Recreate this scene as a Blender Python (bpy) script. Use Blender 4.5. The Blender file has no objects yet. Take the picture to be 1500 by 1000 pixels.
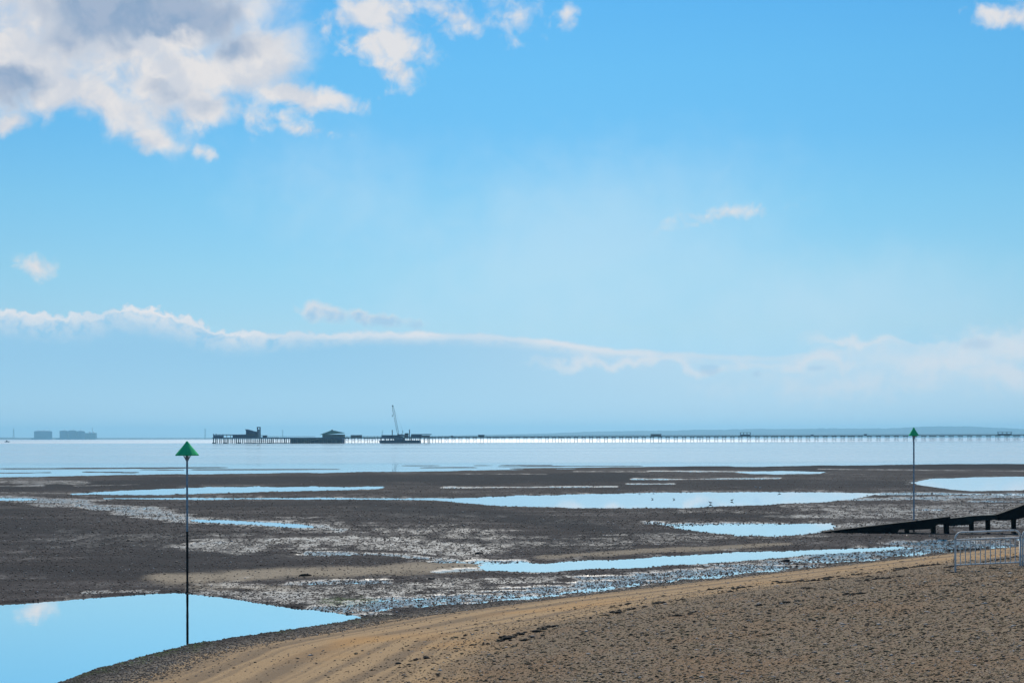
import bpy, bmesh, math, random
import numpy as np
from mathutils import Vector, Matrix

random.seed(7)
rng = np.random.default_rng(11)
R = math.radians
scene = bpy.context.scene
col = scene.collection

# ------------------------------------------------------------------ view
HC = 5.0            # eye height above the water, metres
F = 2083.3          # focal length in units of 1/1500 frame width
HZ = 641.0          # horizon row at the frame centre
ROLL = 0.002
SUN_AZ, SUN_EL = 1.0, 45.0


def at(px, py, Y):
    """world point at distance Y on the ray through a photo position"""
    u = px - 750
    return Vector((u / F * Y, Y, HC + (HZ - ROLL * u - py) / F * Y))


def ground(px, py):
    u = px - 750
    d = py - HZ + ROLL * u
    Y = HC * F / d
    return (u / F * Y, Y)


# ------------------------------------------------------------------ noise helpers (numpy)
_T = [np.random.default_rng(100 + k).random((256, 256)) for k in range(12)]


def vnoise(x, y, k=0):
    xi = np.floor(x).astype(np.int64); yi = np.floor(y).astype(np.int64)
    fx = x - xi; fy = y - yi
    fx = fx * fx * (3 - 2 * fx); fy = fy * fy * (3 - 2 * fy)
    t = _T[k]
    x0 = xi & 255; x1 = (xi + 1) & 255; y0 = yi & 255; y1 = (yi + 1) & 255
    return (t[y0, x0] * (1 - fx) + t[y0, x1] * fx) * (1 - fy) + (t[y1, x0] * (1 - fx) + t[y1, x1] * fx) * fy


def fbm(x, y, k=0, o=4):
    s = 0; a = .5; n = 0
    for i in range(o):
        s = s + a * vnoise(x * 2 ** i + 17.3 * i, y * 2 ** i + 5.1 * i, (k + i) % 12); n += a; a *= .5
    return s / n - .5


def sstep(a, b, x):
    t = np.clip((x - a) / (b - a), 0, 1)
    return t * t * (3 - 2 * t)


# ------------------------------------------------------------------ terrain map
SHORE = [ground(*p) for p in [(-260, 1120), (90, 1006), (190, 972), (280, 950), (430, 926), (545, 906), (700, 886), (900, 862),
                              (1150, 834), (1390, 808), (1520, 797), (1800, 782), (2600, 760)]]


def shore_s(X, Y):
    """signed distance landward of the wet edge (world metres)"""
    best = np.full(X.shape, 1e9); sg = np.ones(X.shape)
    for (ax, ay), (bx, by) in zip(SHORE[:-1], SHORE[1:]):
        dx, dy = bx - ax, by - ay
        t = np.clip(((X - ax) * dx + (Y - ay) * dy) / (dx * dx + dy * dy), 0, 1)
        qx, qy = X - ax - t * dx, Y - ay - t * dy
        d = np.hypot(qx, qy)
        s = np.where(dx * qy - dy * qx > 0, -1.0, 1.0)
        m = d < best
        best = np.where(m, d, best); sg = np.where(m, s, sg)
    return best * sg


def poly_sd(px, py, pts, k):
    """signed distance to a polygon, positive inside, rows weighted by k"""
    best = np.full(px.shape, 1e9); inside = np.zeros(px.shape, bool)
    n = len(pts); y = py * k
    for i in range(n):
        ax, ay = pts[i]; bx, by = pts[(i + 1) % n]
        ay *= k; by *= k
        dx, dy = bx - ax, by - ay
        t = np.clip(((px - ax) * dx + (y - ay) * dy) / (dx * dx + dy * dy + 1e-9), 0, 1)
        best = np.minimum(best, np.hypot(px - ax - t * dx, y - ay - t * dy))
        c = (ay > y) != (by > y)
        inside ^= c & (px < (bx - ax) * (y - ay) / (by - ay + 1e-12) + ax)
    return np.where(inside, best, -best)


def cap_d(px, py, pts, k):
    """distance to a polyline in rows (row-equivalents)"""
    best = np.full(px.shape, 1e9)
    for (ax, ay), (bx, by) in zip(pts[:-1], pts[1:]):
        dx, dy = (bx - ax) / k, by - ay
        t = np.clip(((px - ax) / k * dx + (py - ay) * dy) / (dx * dx + dy * dy + 1e-9), 0, 1)
        best = np.minimum(best, np.hypot((px - ax) / k - t * dx, py - ay - t * dy))
    return best


SEA_EDGE = [(-1500, 716), (-400, 705), (0, 699), (250, 694.5), (500, 691.5), (650, 689.5), (800, 687), (950, 685), (1200, 681.5), (1500, 678.5), (2600, 672)]
POOLS = [  # polygon, row weight, ragged edge, soft
    ([(105, 723), (180, 718), (300, 713.5), (430, 711.5), (560, 712.5), (562, 715), (470, 719), (350, 721.5), (230, 724.5), (110, 724.5)], 6, 10, 10),
    ([(150, 729), (400, 728.6), (620, 729), (720, 730.5), (720, 733), (600, 732.2), (400, 731.3), (150, 731.2)], 6, 6, 6),
    ([(620, 731), (720, 727), (850, 723.4), (1000, 721.2), (1160, 720.4), (1290, 721.5), (1270, 727), (1225, 733), (1120, 739.5), (1000, 743.6), (830, 744), (735, 741.5), (660, 735.5)], 5, 10, 8),
    ([(1335, 707.5), (1365, 701.5), (1430, 699), (1540, 697.5), (1800, 697), (1800, 715), (1500, 717), (1425, 719), (1372, 714.5)], 5, 10, 10),
    ([(285, 761.8), (320, 761.5), (440, 768), (458, 770.6), (440, 772.6), (340, 767.2), (290, 764)], 5, 12, 10),
    ([(-300, 728), (0, 729), (50, 730), (55, 732), (0, 732.2), (-300, 731.5)], 6, 12, 10),
    ([(990, 773), (1040, 769), (1130, 768), (1215, 767), (1222, 774), (1195, 779.5), (1140, 784), (1080, 783.5), (1030, 778.5)], 4, 14, 14),
    ([(700, 828.5), (780, 824), (900, 819), (1010, 811.5), (1110, 806.5), (1215, 803.2), (1320, 799.5), (1330, 802), (1270, 806.5), (1180, 813), (1060, 823), (900, 834), (790, 838), (715, 837)], 4, 14, 10),
    ([(-420, 901), (0, 884), (130, 874.5), (256, 867), (330, 875), (420, 889), (545, 904.5), (500, 913), (430, 924), (340, 937), (272, 948), (205, 964), (130, 986), (80, 1004), (-60, 1060), (-420, 1060)], 2, 1.2, 2.5),
    ([(1085, 691.5), (1150, 689), (1212, 690.2), (1205, 694), (1130, 695)], 5, 10, 10),
]
WET = [  # polyline, half height in rows, strength
    ([(0, 731), (100, 736), (170, 745), (260, 757)], 7, .74),
    ([(250, 760), (450, 770), (500, 777)], 6, .72),
    ([(950, 765), (1010, 771), (1080, 772)], 4, .95), ([(1000, 769), (1210, 770)], 5, .85),
    ([(430, 800), (520, 795), (600, 802), (680, 816)], 12, .6), ([(450, 812), (560, 812), (660, 822)], 5, .8), ([(270, 797), (350, 794)], 3, .7),
    ([(650, 824), (760, 824)], 5, .9), ([(470, 778), (620, 790)], 9, .42),
    ([(480, 893), (700, 876), (900, 853), (1150, 826), (1390, 803), (1560, 793)], 13, .84),
    ([(560, 893), (700, 883.5), (900, 860), (1150, 832.5), (1390, 806.5), (1560, 796)], 3, .97),
    ([(300, 868), (450, 880), (540, 894)], 13, .55), ([(330, 858), (480, 866), (620, 862), (800, 846)], 12, .55), ([(130, 868), (220, 866)], 3, .7),
    ([(640, 838), (720, 833)], 4, .85), ([(425, 853), (560, 852)], 5.5, .84),
    ([(1240, 732), (1500, 727)], 3, .75), ([(1290, 724), (1500, 723)], 2.5, .85), ([(1340, 747), (1380, 747)], 1.6, .95), ([(1180, 740), (1500, 742)], 9, .45),
    ([(1420, 735), (1500, 735)], 1.5, .8), ([(1230, 771), (1500, 768)], 8, .6), ([(1000, 750), (1200, 752)], 4, .45),
    ([(930, 701.5), (1000, 702), (1140, 700.5)], 1.6, .9), ([(920, 709), (985, 709)], 1.2, .85), ([(650, 714), (900, 713)], 1.5, .75), ([(720, 714), (860, 713.5)], 1, .9),
    ([(1200, 687), (1500, 690)], 1.2, .6), ([(950, 690), (1120, 691)], 1.4, .8), ([(0, 705), (110, 706)], 4, .55), ([(0, 712), (60, 712)], 2, .6), ([(110, 712), (200, 710)], 1.0, .5),
    ([(60, 742), (160, 743)], 1.4, .6), ([(0, 722), (120, 723)], 2, .5), ([(160, 784), (460, 800)], 14, .22), ([(0, 805), (200, 812)], 12, .2),
    ([(800, 763), (950, 768)], 9, .3), ([(500, 745), (640, 748)], 4, .3), ([(900, 795), (1180, 790)], 9, .32), ([(620, 812), (900, 803)], 8, .3), ([(120, 790), (420, 792), (700, 800)], 22, .42), ([(300, 800), (520, 790), (700, 805)], 14, .62), ([(420, 772), (700, 785)], 14, .52), ([(700, 800), (1180, 785)], 12, .50), ([(1230, 750), (1560, 750)], 22, .55), ([(560, 755), (700, 758)], 8, .35), ([(880, 748), (1220, 745)], 6, .3), ([(300, 880), (700, 868)], 16, .6),
    ([(1290, 742), (1500, 752)], 16, .35), ([(900, 752), (1010, 751)], 3, .4),
    ([(620, 694), (800, 694.5)], .8, .55), ([(840, 690.5), (950, 691)], .8, .7),
]
BARS = [([(30, 686.2), (150, 685.6), (300, 684.6)], .9), ([(295, 687.6), (490, 687.2)], .6), ([(130, 691.0), (190, 691.8)], .5), ([(0, 692.5), (70, 692)], .4), ([(590, 682), (640, 681.5)], .3),
        ([(625, 684.6), (690, 684.4)], .45), ([(700, 681.5), (800, 680.8)], .3), ([(740, 683), (930, 682)], .45), ([(770, 686.2), (950, 684.2), (1050, 683)], .8), ([(220, 687.5), (255, 688)], .5)]
SAND = [([(250, 851), (420, 843), (560, 838), (680, 832)], 9, 1.0), ([(560, 835), (700, 826)], 6, .8), ([(800, 818), (1000, 806), (1150, 799)], 3.5, .8), ([(300, 860), (420, 862)], 6, .5)]
ALGAE = [([(490, 882), (535, 881)], 7, 1.3), ([(375, 928), (440, 920)], 6, 1.2), ([(150, 980), (300, 946)], 6, .7), ([(560, 905), (480, 917)], 4, .35), ([(100, 1000), (200, 972)], 5, .6)]
DARK = [([(500, 703), (900, 700)], 9, 1.0), ([(0, 715), (400, 705)], 7, .8), ([(900, 712), (1330, 709)], 7, .6), ([(1000, 685), (1500, 683)], 5, 1.0), ([(0, 770), (200, 800), (300, 830)], 24, .55),
        ([(0, 840), (250, 845)], 12, .5), ([(560, 745), (700, 752), (880, 775)], 8, .8), ([(450, 765), (700, 752)], 7, .3), ([(900, 785), (1000, 780)], 5, .5), ([(1000, 757), (1210, 756)], 3, .8), ([(300, 742), (560, 738)], 5, .6),
        ([(240, 705), (800, 700)], 8, .9), ([(700, 795), (900, 790)], 10, .3)]


def terrain(X, Y, full=True):
    """height and material masks at world points"""
    X = np.asarray(X, float); Y = np.asarray(Y, float)
    u = X / Y * F
    px = 750 + u; py = HZ - ROLL * u + HC * F / Y
    s = shore_s(X, Y)
    nA = fbm(px / 60, py / 9, 1, 4); nB = fbm(px / 17, py / 4.5, 4, 3); nC = fbm(X / 3.1, Y / 5.0, 2, 4); nS = fbm(px / 150, py / 2.4, 9, 3)
    h = 0.075 + .10 * nC + .05 * fbm(X / 14, Y / 30, 6, 3)
    wet = np.zeros(X.shape)
    for pts, hw, st in WET:
        d = cap_d(px, py, pts, 5) / hw
        wet = np.maximum(wet, st * (1 - sstep(.35, 1.25, d + 1.0 * nA + .5 * nB + 1.4 * nS)))
    sand = np.zeros(X.shape); alg = np.zeros(X.shape); dark = np.zeros(X.shape)
    for pts, hw, st in SAND:
        sand = np.maximum(sand, st * (1 - sstep(.4, 1.2, cap_d(px, py, pts, 5) / hw + 1.2 * nA)))
    for pts, hw, st in ALGAE:
        alg = np.maximum(alg, st * (1 - sstep(.3, 1.2, cap_d(px, py, pts, 4) / hw + 1.5 * nB)))
    for pts, hw, st in DARK:
        dark = np.maximum(dark, st * (1 - sstep(.3, 1.3, cap_d(px, py, pts, 6) / hw + 1.0 * nA + 1.2 * nS)))
    h = np.maximum(h, .03) * (1 - wet) + (0.034 - .05 * wet) * wet
    pool = np.zeros(X.shape)
    for i, (pts, k, rag, soft) in enumerate(POOLS):
        sd = poly_sd(px, py, pts, k) + rag * (1.0 * nA + .7 * nB + 1.6 * nS)
        t = sstep(-soft, soft, sd)
        pool = np.maximum(pool, t)
        wet = np.maximum(wet, (.0 if i == 8 else .5) * sstep(-soft * 3, 0, sd) * sstep(-.2, .25, nA + nS))
    h = h * (1 - pool) + (-.07) * pool
    # sea
    e = np.interp(px, [p[0] for p in SEA_EDGE], [p[1] for p in SEA_EDGE])
    sea = sstep(-.6, .6, (e - py) + 2.2 * nA)
    bar = np.zeros(X.shape)
    for pts, hw in BARS:
        bar = np.maximum(bar, 1 - sstep(.5, 1.2, cap_d(px, py, pts, 40) / hw + .8 * nA))
    hs = -.10 + .16 * bar
    h = h * (1 - sea) + hs * sea
    # beach
    sb = s + 1.2 * fbm(X / 5, Y / 5, 5, 3)
    t = np.clip(s, 0, None)
    bz = .115 * t * sstep(-.5, 2.5, s) + .02
    bz = np.where(t > 24, 2.76 + (t - 24) * .03, bz) + .05 * fbm(X / 2.3, Y / 2.3, 3, 3) * sstep(5, 12, s)
    b = sstep(-.2, 1.4, s)
    h = h * (1 - b) + np.maximum(h * (1 - b), bz) * b
    wet = wet * (1 - b)
    sand = sand * (1 - b)
    if full:
        lump = (vnoise(X / .11, Y / .16, 7) - .5) + .7 * (vnoise(X / .27, Y / .31, 8) - .5) + .35 * (vnoise(X / .7, Y / .9, 2) - .5)
        amp = .030 * (1 - b) * (1 - .8 * sand) * (1 - sea * .6) * (.55 + .9 * sstep(-.3, .3, nC * 2)) * (1 - .55 * pool) + .012 * b + .010 * sstep(9, 13, sb)
        amp = amp * np.clip(Y / 90, .55, 1.25)
        h = h + lump * amp
    return h, dict(wet=wet, sand=sand, algae=alg * (1 - sea), dark=dark, shore=sb, beach=b)


def hit(px, py):
    """where the ray through a photo position meets the ground"""
    Y = np.geomspace(9, 400, 6000); u = px - 750
    X = u / F * Y; Z = HC + (HZ - ROLL * u - py) / F * Y
    h, _ = terrain(X, Y, False)
    i = int(np.argmax(Z <= h))
    return Vector((X[i], Y[i], h[i]))


def zat(x, y):
    return float(terrain(np.array([x]), np.array([y]), False)[0][0])


# ------------------------------------------------------------------ material helpers
def srgb(r, g, b):
    f = lambda c: (c / 255 / 12.92) if c <= 10 else ((c / 255 + .055) / 1.055) ** 2.4
    return (f(r), f(g), f(b), 1)


class NT:
    def __init__(s, nt): s.nt = nt; s.n = nt.nodes; s.l = nt.links

    def add(s, t, **kw):
        n = s.n.new(t)
        for k, v in kw.items(): setattr(n, k, v)
        return n

    def put(s, sock, v):
        if isinstance(v, bpy.types.NodeSocket): s.l.new(v, sock)
        elif v is not None: sock.default_value = v

    def m(s, op, a, b=None, c=None, clamp=False):
        n = s.add('ShaderNodeMath', operation=op, use_clamp=clamp)
        s.put(n.inputs[0], a); s.put(n.inputs[1], b); s.put(n.inputs[2], c)
        return n.outputs[0]

    def ss(s, a, b, x, to0=0.0, to1=1.0):
        n = s.add('ShaderNodeMapRange', interpolation_type='SMOOTHSTEP')
        s.put(n.inputs['Value'], x); s.put(n.inputs['From Min'], a); s.put(n.inputs['From Max'], b)
        s.put(n.inputs['To Min'], to0); s.put(n.inputs['To Max'], to1)
        return n.outputs[0]

    def mix(s, f, a, b, blend='MIX'):
        n = s.add('ShaderNodeMix', data_type='RGBA', blend_type=blend)
        s.put(n.inputs[0], f); s.put(n.inputs[6], a); s.put(n.inputs[7], b)
        return n.outputs[2]

    def noise(s, vec, scale, detail=3, rough=.55, dist=0.0, dims='3D'):
        n = s.add('ShaderNodeTexNoise', noise_dimensions=dims)
        if vec is not None: s.l.new(vec, n.inputs['Vector'])
        n.inputs['Scale'].default_value = scale; n.inputs['Detail'].default_value = detail
        n.inputs['Roughness'].default_value = rough; n.inputs['Distortion'].default_value = dist
        return n

    def vor(s, vec, scale, feature='F1', dims='3D'):
        n = s.add('ShaderNodeTexVoronoi', feature=feature, voronoi_dimensions=dims)
        s.l.new(vec, n.inputs['Vector']); n.inputs['Scale'].default_value = scale
        return n

    def attr(s, name):
        return s.add('ShaderNodeAttribute', attribute_name=name)

    def bump(s, h, strength, dist, normal=None):
        n = s.add('ShaderNodeBump'); n.inputs['Strength'].default_value = strength; n.inputs['Distance'].default_value = dist
        s.put(n.inputs['Height'], h)
        if normal is not None: s.l.new(normal, n.inputs['Normal'])
        return n.outputs[0]


def mat(name):
    m = bpy.data.materials.new(name); m.use_nodes = True
    t = NT(m.node_tree); b = t.n['Principled BSDF']
    return m, t, b


def simple(name, c1, c2, rough=.7, scale=3.0, bump=.0, metal=0.0, spec=.4, rust=None, bd=.01):
    m, t, b = mat(name)
    tc = t.add('ShaderNodeTexCoord').outputs['Object']
    n = t.noise(tc, scale, 5, .6)
    c = t.mix(t.ss(.35, .65, n.outputs[0]), c1, c2)
    if rust:
        n2 = t.noise(tc, scale * 2.3, 6, .65)
        c = t.mix(t.ss(.56, .66, n2.outputs[0]), c, rust)
    t.put(b.inputs['Base Color'], c)
    t.put(b.inputs['Roughness'], t.ss(.2, .8, n.outputs[0], rough - .12, min(1, rough + .12)))
    b.inputs['Metallic'].default_value = metal; b.inputs['Specular IOR Level'].default_value = spec
    if bump:
        t.put(b.inputs['Normal'], t.bump(t.noise(tc, scale * 6, 4).outputs[0], bump, bd))
    return m


M = {}
M['dark_steel'] = simple('dark_painted_steel', (.010, .026, .08, 1), (.016, .036, .10, 1), .95, .5, spec=0, rust=(.05, .035, .03, 1))
M['pile'] = simple('weathered_iron_pile', (.025, .032, .05, 1), (.04, .045, .06, 1), .9, .8)
M['timber_far'] = simple('weathered_deck_timber', (.05, .045, .045, 1), (.08, .07, .065, 1), .85, .6)
M['green_roof'] = simple('green_copper_roof', (.02, .065, .07, 1), (.03, .085, .085, 1), 1, .4, spec=0)
M['green_wall'] = simple('green_boarded_wall', (.025, .075, .075, 1), (.035, .095, .09, 1), .7, .4)
M['navy'] = simple('navy_cladding', (.006, .026, .095, 1), (.010, .036, .12, 1), .95, .4, spec=.05)
M['pale_hut'] = simple('pale_hut_paint', (.22, .21, .21, 1), (.28, .26, .25, 1), .7, .5)
M['glass'] = simple('dark_window_glass', (.02, .03, .04, 1), (.03, .04, .05, 1), .15, .5, spec=.6)
M['hull'] = simple('barge_hull_paint', (.006, .018, .065, 1), (.010, .026, .085, 1), .9, .3, rust=(.06, .03, .025, 1))
M['crane'] = simple('crane_lattice_paint', (.10, .13, .16, 1), (.13, .15, .18, 1), .6, .5)
M['cabin'] = simple('cabin_steel', (.07, .08, .11, 1), (.10, .11, .13, 1), .6, .6)
M['redbox'] = simple('faded_red_container', (.09, .045, .06, 1), (.12, .06, .07, 1), .7, .5)
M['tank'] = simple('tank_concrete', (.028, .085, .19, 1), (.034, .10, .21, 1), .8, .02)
M['dome'] = simple('white_dome_paint', (.80, .80, .80, 1), (.85, .85, .84, 1), .4, .02)
M['mast'] = simple('mast_steel', (.10, .11, .13, 1), (.13, .14, .16, 1), .7, .05)
M['land'] = simple('far_land', (.014, .036, .050, 1), (.022, .048, .062, 1), .95, .004)
M['bird_dark'] = simple('dark_plumage', (.03, .03, .035, 1), (.06, .055, .055, 1), .9, 20)
M['bird_pale'] = simple('pale_plumage', (.55, .55, .56, 1), (.65, .65, .66, 1), .9, 20)
M['log'] = simple('driftwood', (.025, .02, .017, 1), (.05, .04, .033, 1), .85, 4, .5)
M['rock'] = simple('dark_rock', (.025, .024, .024, 1), (.05, .045, .042, 1), .8, 6, .5)
M['boat'] = simple('dark_boat_paint', (.03, .035, .05, 1), (.05, .05, .06, 1), .5, 1)
M['cone'] = simple('green_topmark_paint', (.05, .60, .21, 1), (.07, .68, .26, 1), .85, 2.5, .0, spec=.05)
M['pole'] = simple('galvanised_pole', (.36, .38, .41, 1), (.48, .50, .53, 1), .6, 5, .1, metal=.0, rust=(.16, .11, .08, 1))
M['weed'] = simple('weed_and_barnacles', (.008, .009, .009, 1), (.022, .022, .02, 1), .8, 14, .9, bd=.03)
M['groyne'] = simple('tarred_timber', (.004, .004, .004, 1), (.010, .009, .009, 1), .8, 3, .5, spec=.2)
M['groyne_green'] = simple('weed_stained_timber', (.006, .008, .008, 1), (.016, .028, .026, 1), .7, 2, .5, spec=.25)
M['galv'] = simple('galvanised_barrier_tube', (.62, .61, .58, 1), (.76, .75, .71, 1), .6, 8, .1, metal=0, rust=(.24, .18, .13, 1))
M['rust_foot'] = simple('rusted_barrier_foot', (.03, .022, .018, 1), (.06, .04, .03, 1), .8, 12, .4)


# ------------------------------------------------------------------ mesh builder
class MB:
    def __init__(s): s.v = []; s.f = []; s.sm = []

    def add(s, vs, fs, smooth=False):
        o = len(s.v); s.v += [tuple(v) for v in vs]; s.f += [tuple(i + o for i in f) for f in fs]; s.sm += [smooth] * len(fs)

    def box(s, x0, x1, y0, y1, z0, z1, M4=None):
        vs = [Vector((x, y, z)) for z in (z0, z1) for y in (y0, y1) for x in (x0, x1)]
        if M4: vs = [M4 @ v for v in vs]
        s.add(vs, [(0, 2, 3, 1), (4, 5, 7, 6), (0, 1, 5, 4), (2, 6, 7, 3), (0, 4, 6, 2), (1, 3, 7, 5)])

    def tube(s, pts, r, n=8, cap=True):
        pts = [Vector(p) for p in pts]; rs = r if isinstance(r, (list, tuple)) else [r] * len(pts)
        rings = []; up = None
        for i, p in enumerate(pts):
            d = (pts[min(i + 1, len(pts) - 1)] - pts[max(i - 1, 0)]).normalized()
            if up is None: up = Vector((0, 0, 1)) if abs(d.z) < .9 else Vector((1, 0, 0))
            a = d.cross(up).normalized(); b = a.cross(d).normalized(); up = b
            rings.append([p + (a * math.cos(k * math.tau / n) + b * math.sin(k * math.tau / n)) * rs[i] for k in range(n)])
        vs = [v for rg in rings for v in rg]; fs = []
        for i in range(len(pts) - 1):
            for k in range(n):
                fs.append((i * n + k, i * n + (k + 1) % n, (i + 1) * n + (k + 1) % n, (i + 1) * n + k))
        s.add(vs, fs, True)
        if cap:
            s.add(rings[0], [tuple(range(n))[::-1]]); s.add(rings[-1], [tuple(range(n))])

    def bar(s, a, b, w, h):
        """square bar from a to b"""
        a, b = Vector(a), Vector(b); d = (b - a).normalized()
        up = Vector((0, 0, 1)) if abs(d.z) < .95 else Vector((0, 1, 0))
        x = d.cross(up).normalized() * w / 2; z = x.cross(d).normalized() * h / 2
        vs = [p + i * x + j * z for p in (a, b) for j in (-1, 1) for i in (-1, 1)]
        s.add(vs, [(0, 1, 3, 2), (4, 6, 7, 5), (0, 4, 5, 1), (2, 3, 7, 6), (0, 2, 6, 4), (1, 5, 7, 3)])

    def lathe(s, prof, n=24, c=(0, 0, 0)):
        vs = []; fs = []
        for r, z in prof:
            for k in range(n):
                a = k * math.tau / n; vs.append((c[0] + r * math.cos(a), c[1] + r * math.sin(a), c[2] + z))
        for i in range(len(prof) - 1):
            for k in range(n):
                fs.append((i * n + k, i * n + (k + 1) % n, (i + 1) * n + (k + 1) % n, (i + 1) * n + k))
        s.add(vs, fs, True)

    def prism(s, outline, y0, y1):
        """xz outline extruded along y"""
        n = len(outline)
        vs = [(x, y0, z) for x, z in outline] + [(x, y1, z) for x, z in outline]
        fs = [tuple(range(n)), tuple(range(2 * n - 1, n - 1, -1))] + [(i, i + n, (i + 1) % n + n, (i + 1) % n) for i in range(n)]
        s.add(vs, fs)

    def build(s, name, material, parent=None, loc=None):
        me = bpy.data.meshes.new(name); me.from_pydata(s.v, [], s.f)
        for p, sm in zip(me.polygons, s.sm): p.use_smooth = sm
        bm = bmesh.new(); bm.from_mesh(me); bmesh.ops.recalc_face_normals(bm, faces=bm.faces); bm.to_mesh(me); bm.free()
        me.materials.append(material)
        o = bpy.data.objects.new(name, me); col.objects.link(o)
        if parent is not None: o.parent = parent
        if loc is not None: o.location = loc
        return o


def tag(o, label=None, cat=None, group=None, kind=None):
    for k, v in (('label', label), ('category', cat), ('group', group), ('kind', kind)):
        if v: o[k] = v
    return o


def thing(name, loc, label, cat, group=None, rz=0.0):
    o = bpy.data.objects.new(name, None); o.empty_display_size = .2; col.objects.link(o)
    o.location = loc; o.rotation_euler = (0, 0, rz)
    return tag(o, label, cat, group)


# ------------------------------------------------------------------ ground sheet
def build_ground():
    dep = np.concatenate([np.arange(40, 52, .5), np.arange(52, 240, .62), np.arange(240, 560, 1.0), np.geomspace(560, 1500, 60)])
    Yr = (HC * F / dep)[::-1]
    uc = np.concatenate([np.linspace(-2400, -860, 120)[:-1], np.arange(-860, 860, 2.0), np.linspace(860, 2400, 120)])
    Yg, Ug = np.meshgrid(Yr, uc, indexing='ij')
    jx = (rng.random(Yg.shape) - .5) * .7 * 2.0
    Xg = (Ug + jx) / F * Yg
    h, mk = terrain(Xg, Yg)
    nr, nc = Yg.shape
    co = np.stack([Xg, Yg, h], -1).reshape(-1, 3)
    me = bpy.data.meshes.new('beach_and_mudflat')
    me.vertices.add(nr * nc); me.vertices.foreach_set('co', co.astype(np.float32).ravel())
    i = np.arange(nr * nc).reshape(nr, nc)
    q = np.stack([i[:-1, :-1], i[:-1, 1:], i[1:, 1:], i[1:, :-1]], -1).reshape(-1, 4)
    me.loops.add(q.size); me.loops.foreach_set('vertex_index', q.ravel().astype(np.int32))
    me.polygons.add(len(q)); me.polygons.foreach_set('loop_start', np.arange(0, q.size, 4, dtype=np.int32))
    me.polygons.foreach_set('loop_total', np.full(len(q), 4, np.int32))
    me.polygons.foreach_set('use_smooth', np.ones(len(q), bool))
    me.update(); me.validate()
    for k, v in mk.items():
        a = me.attributes.new(k, 'FLOAT', 'POINT'); a.data.foreach_set('value', v.astype(np.float32).ravel())
    o = bpy.data.objects.new('beach', me); col.objects.link(o); tag(o, kind='structure')
    return o


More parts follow.
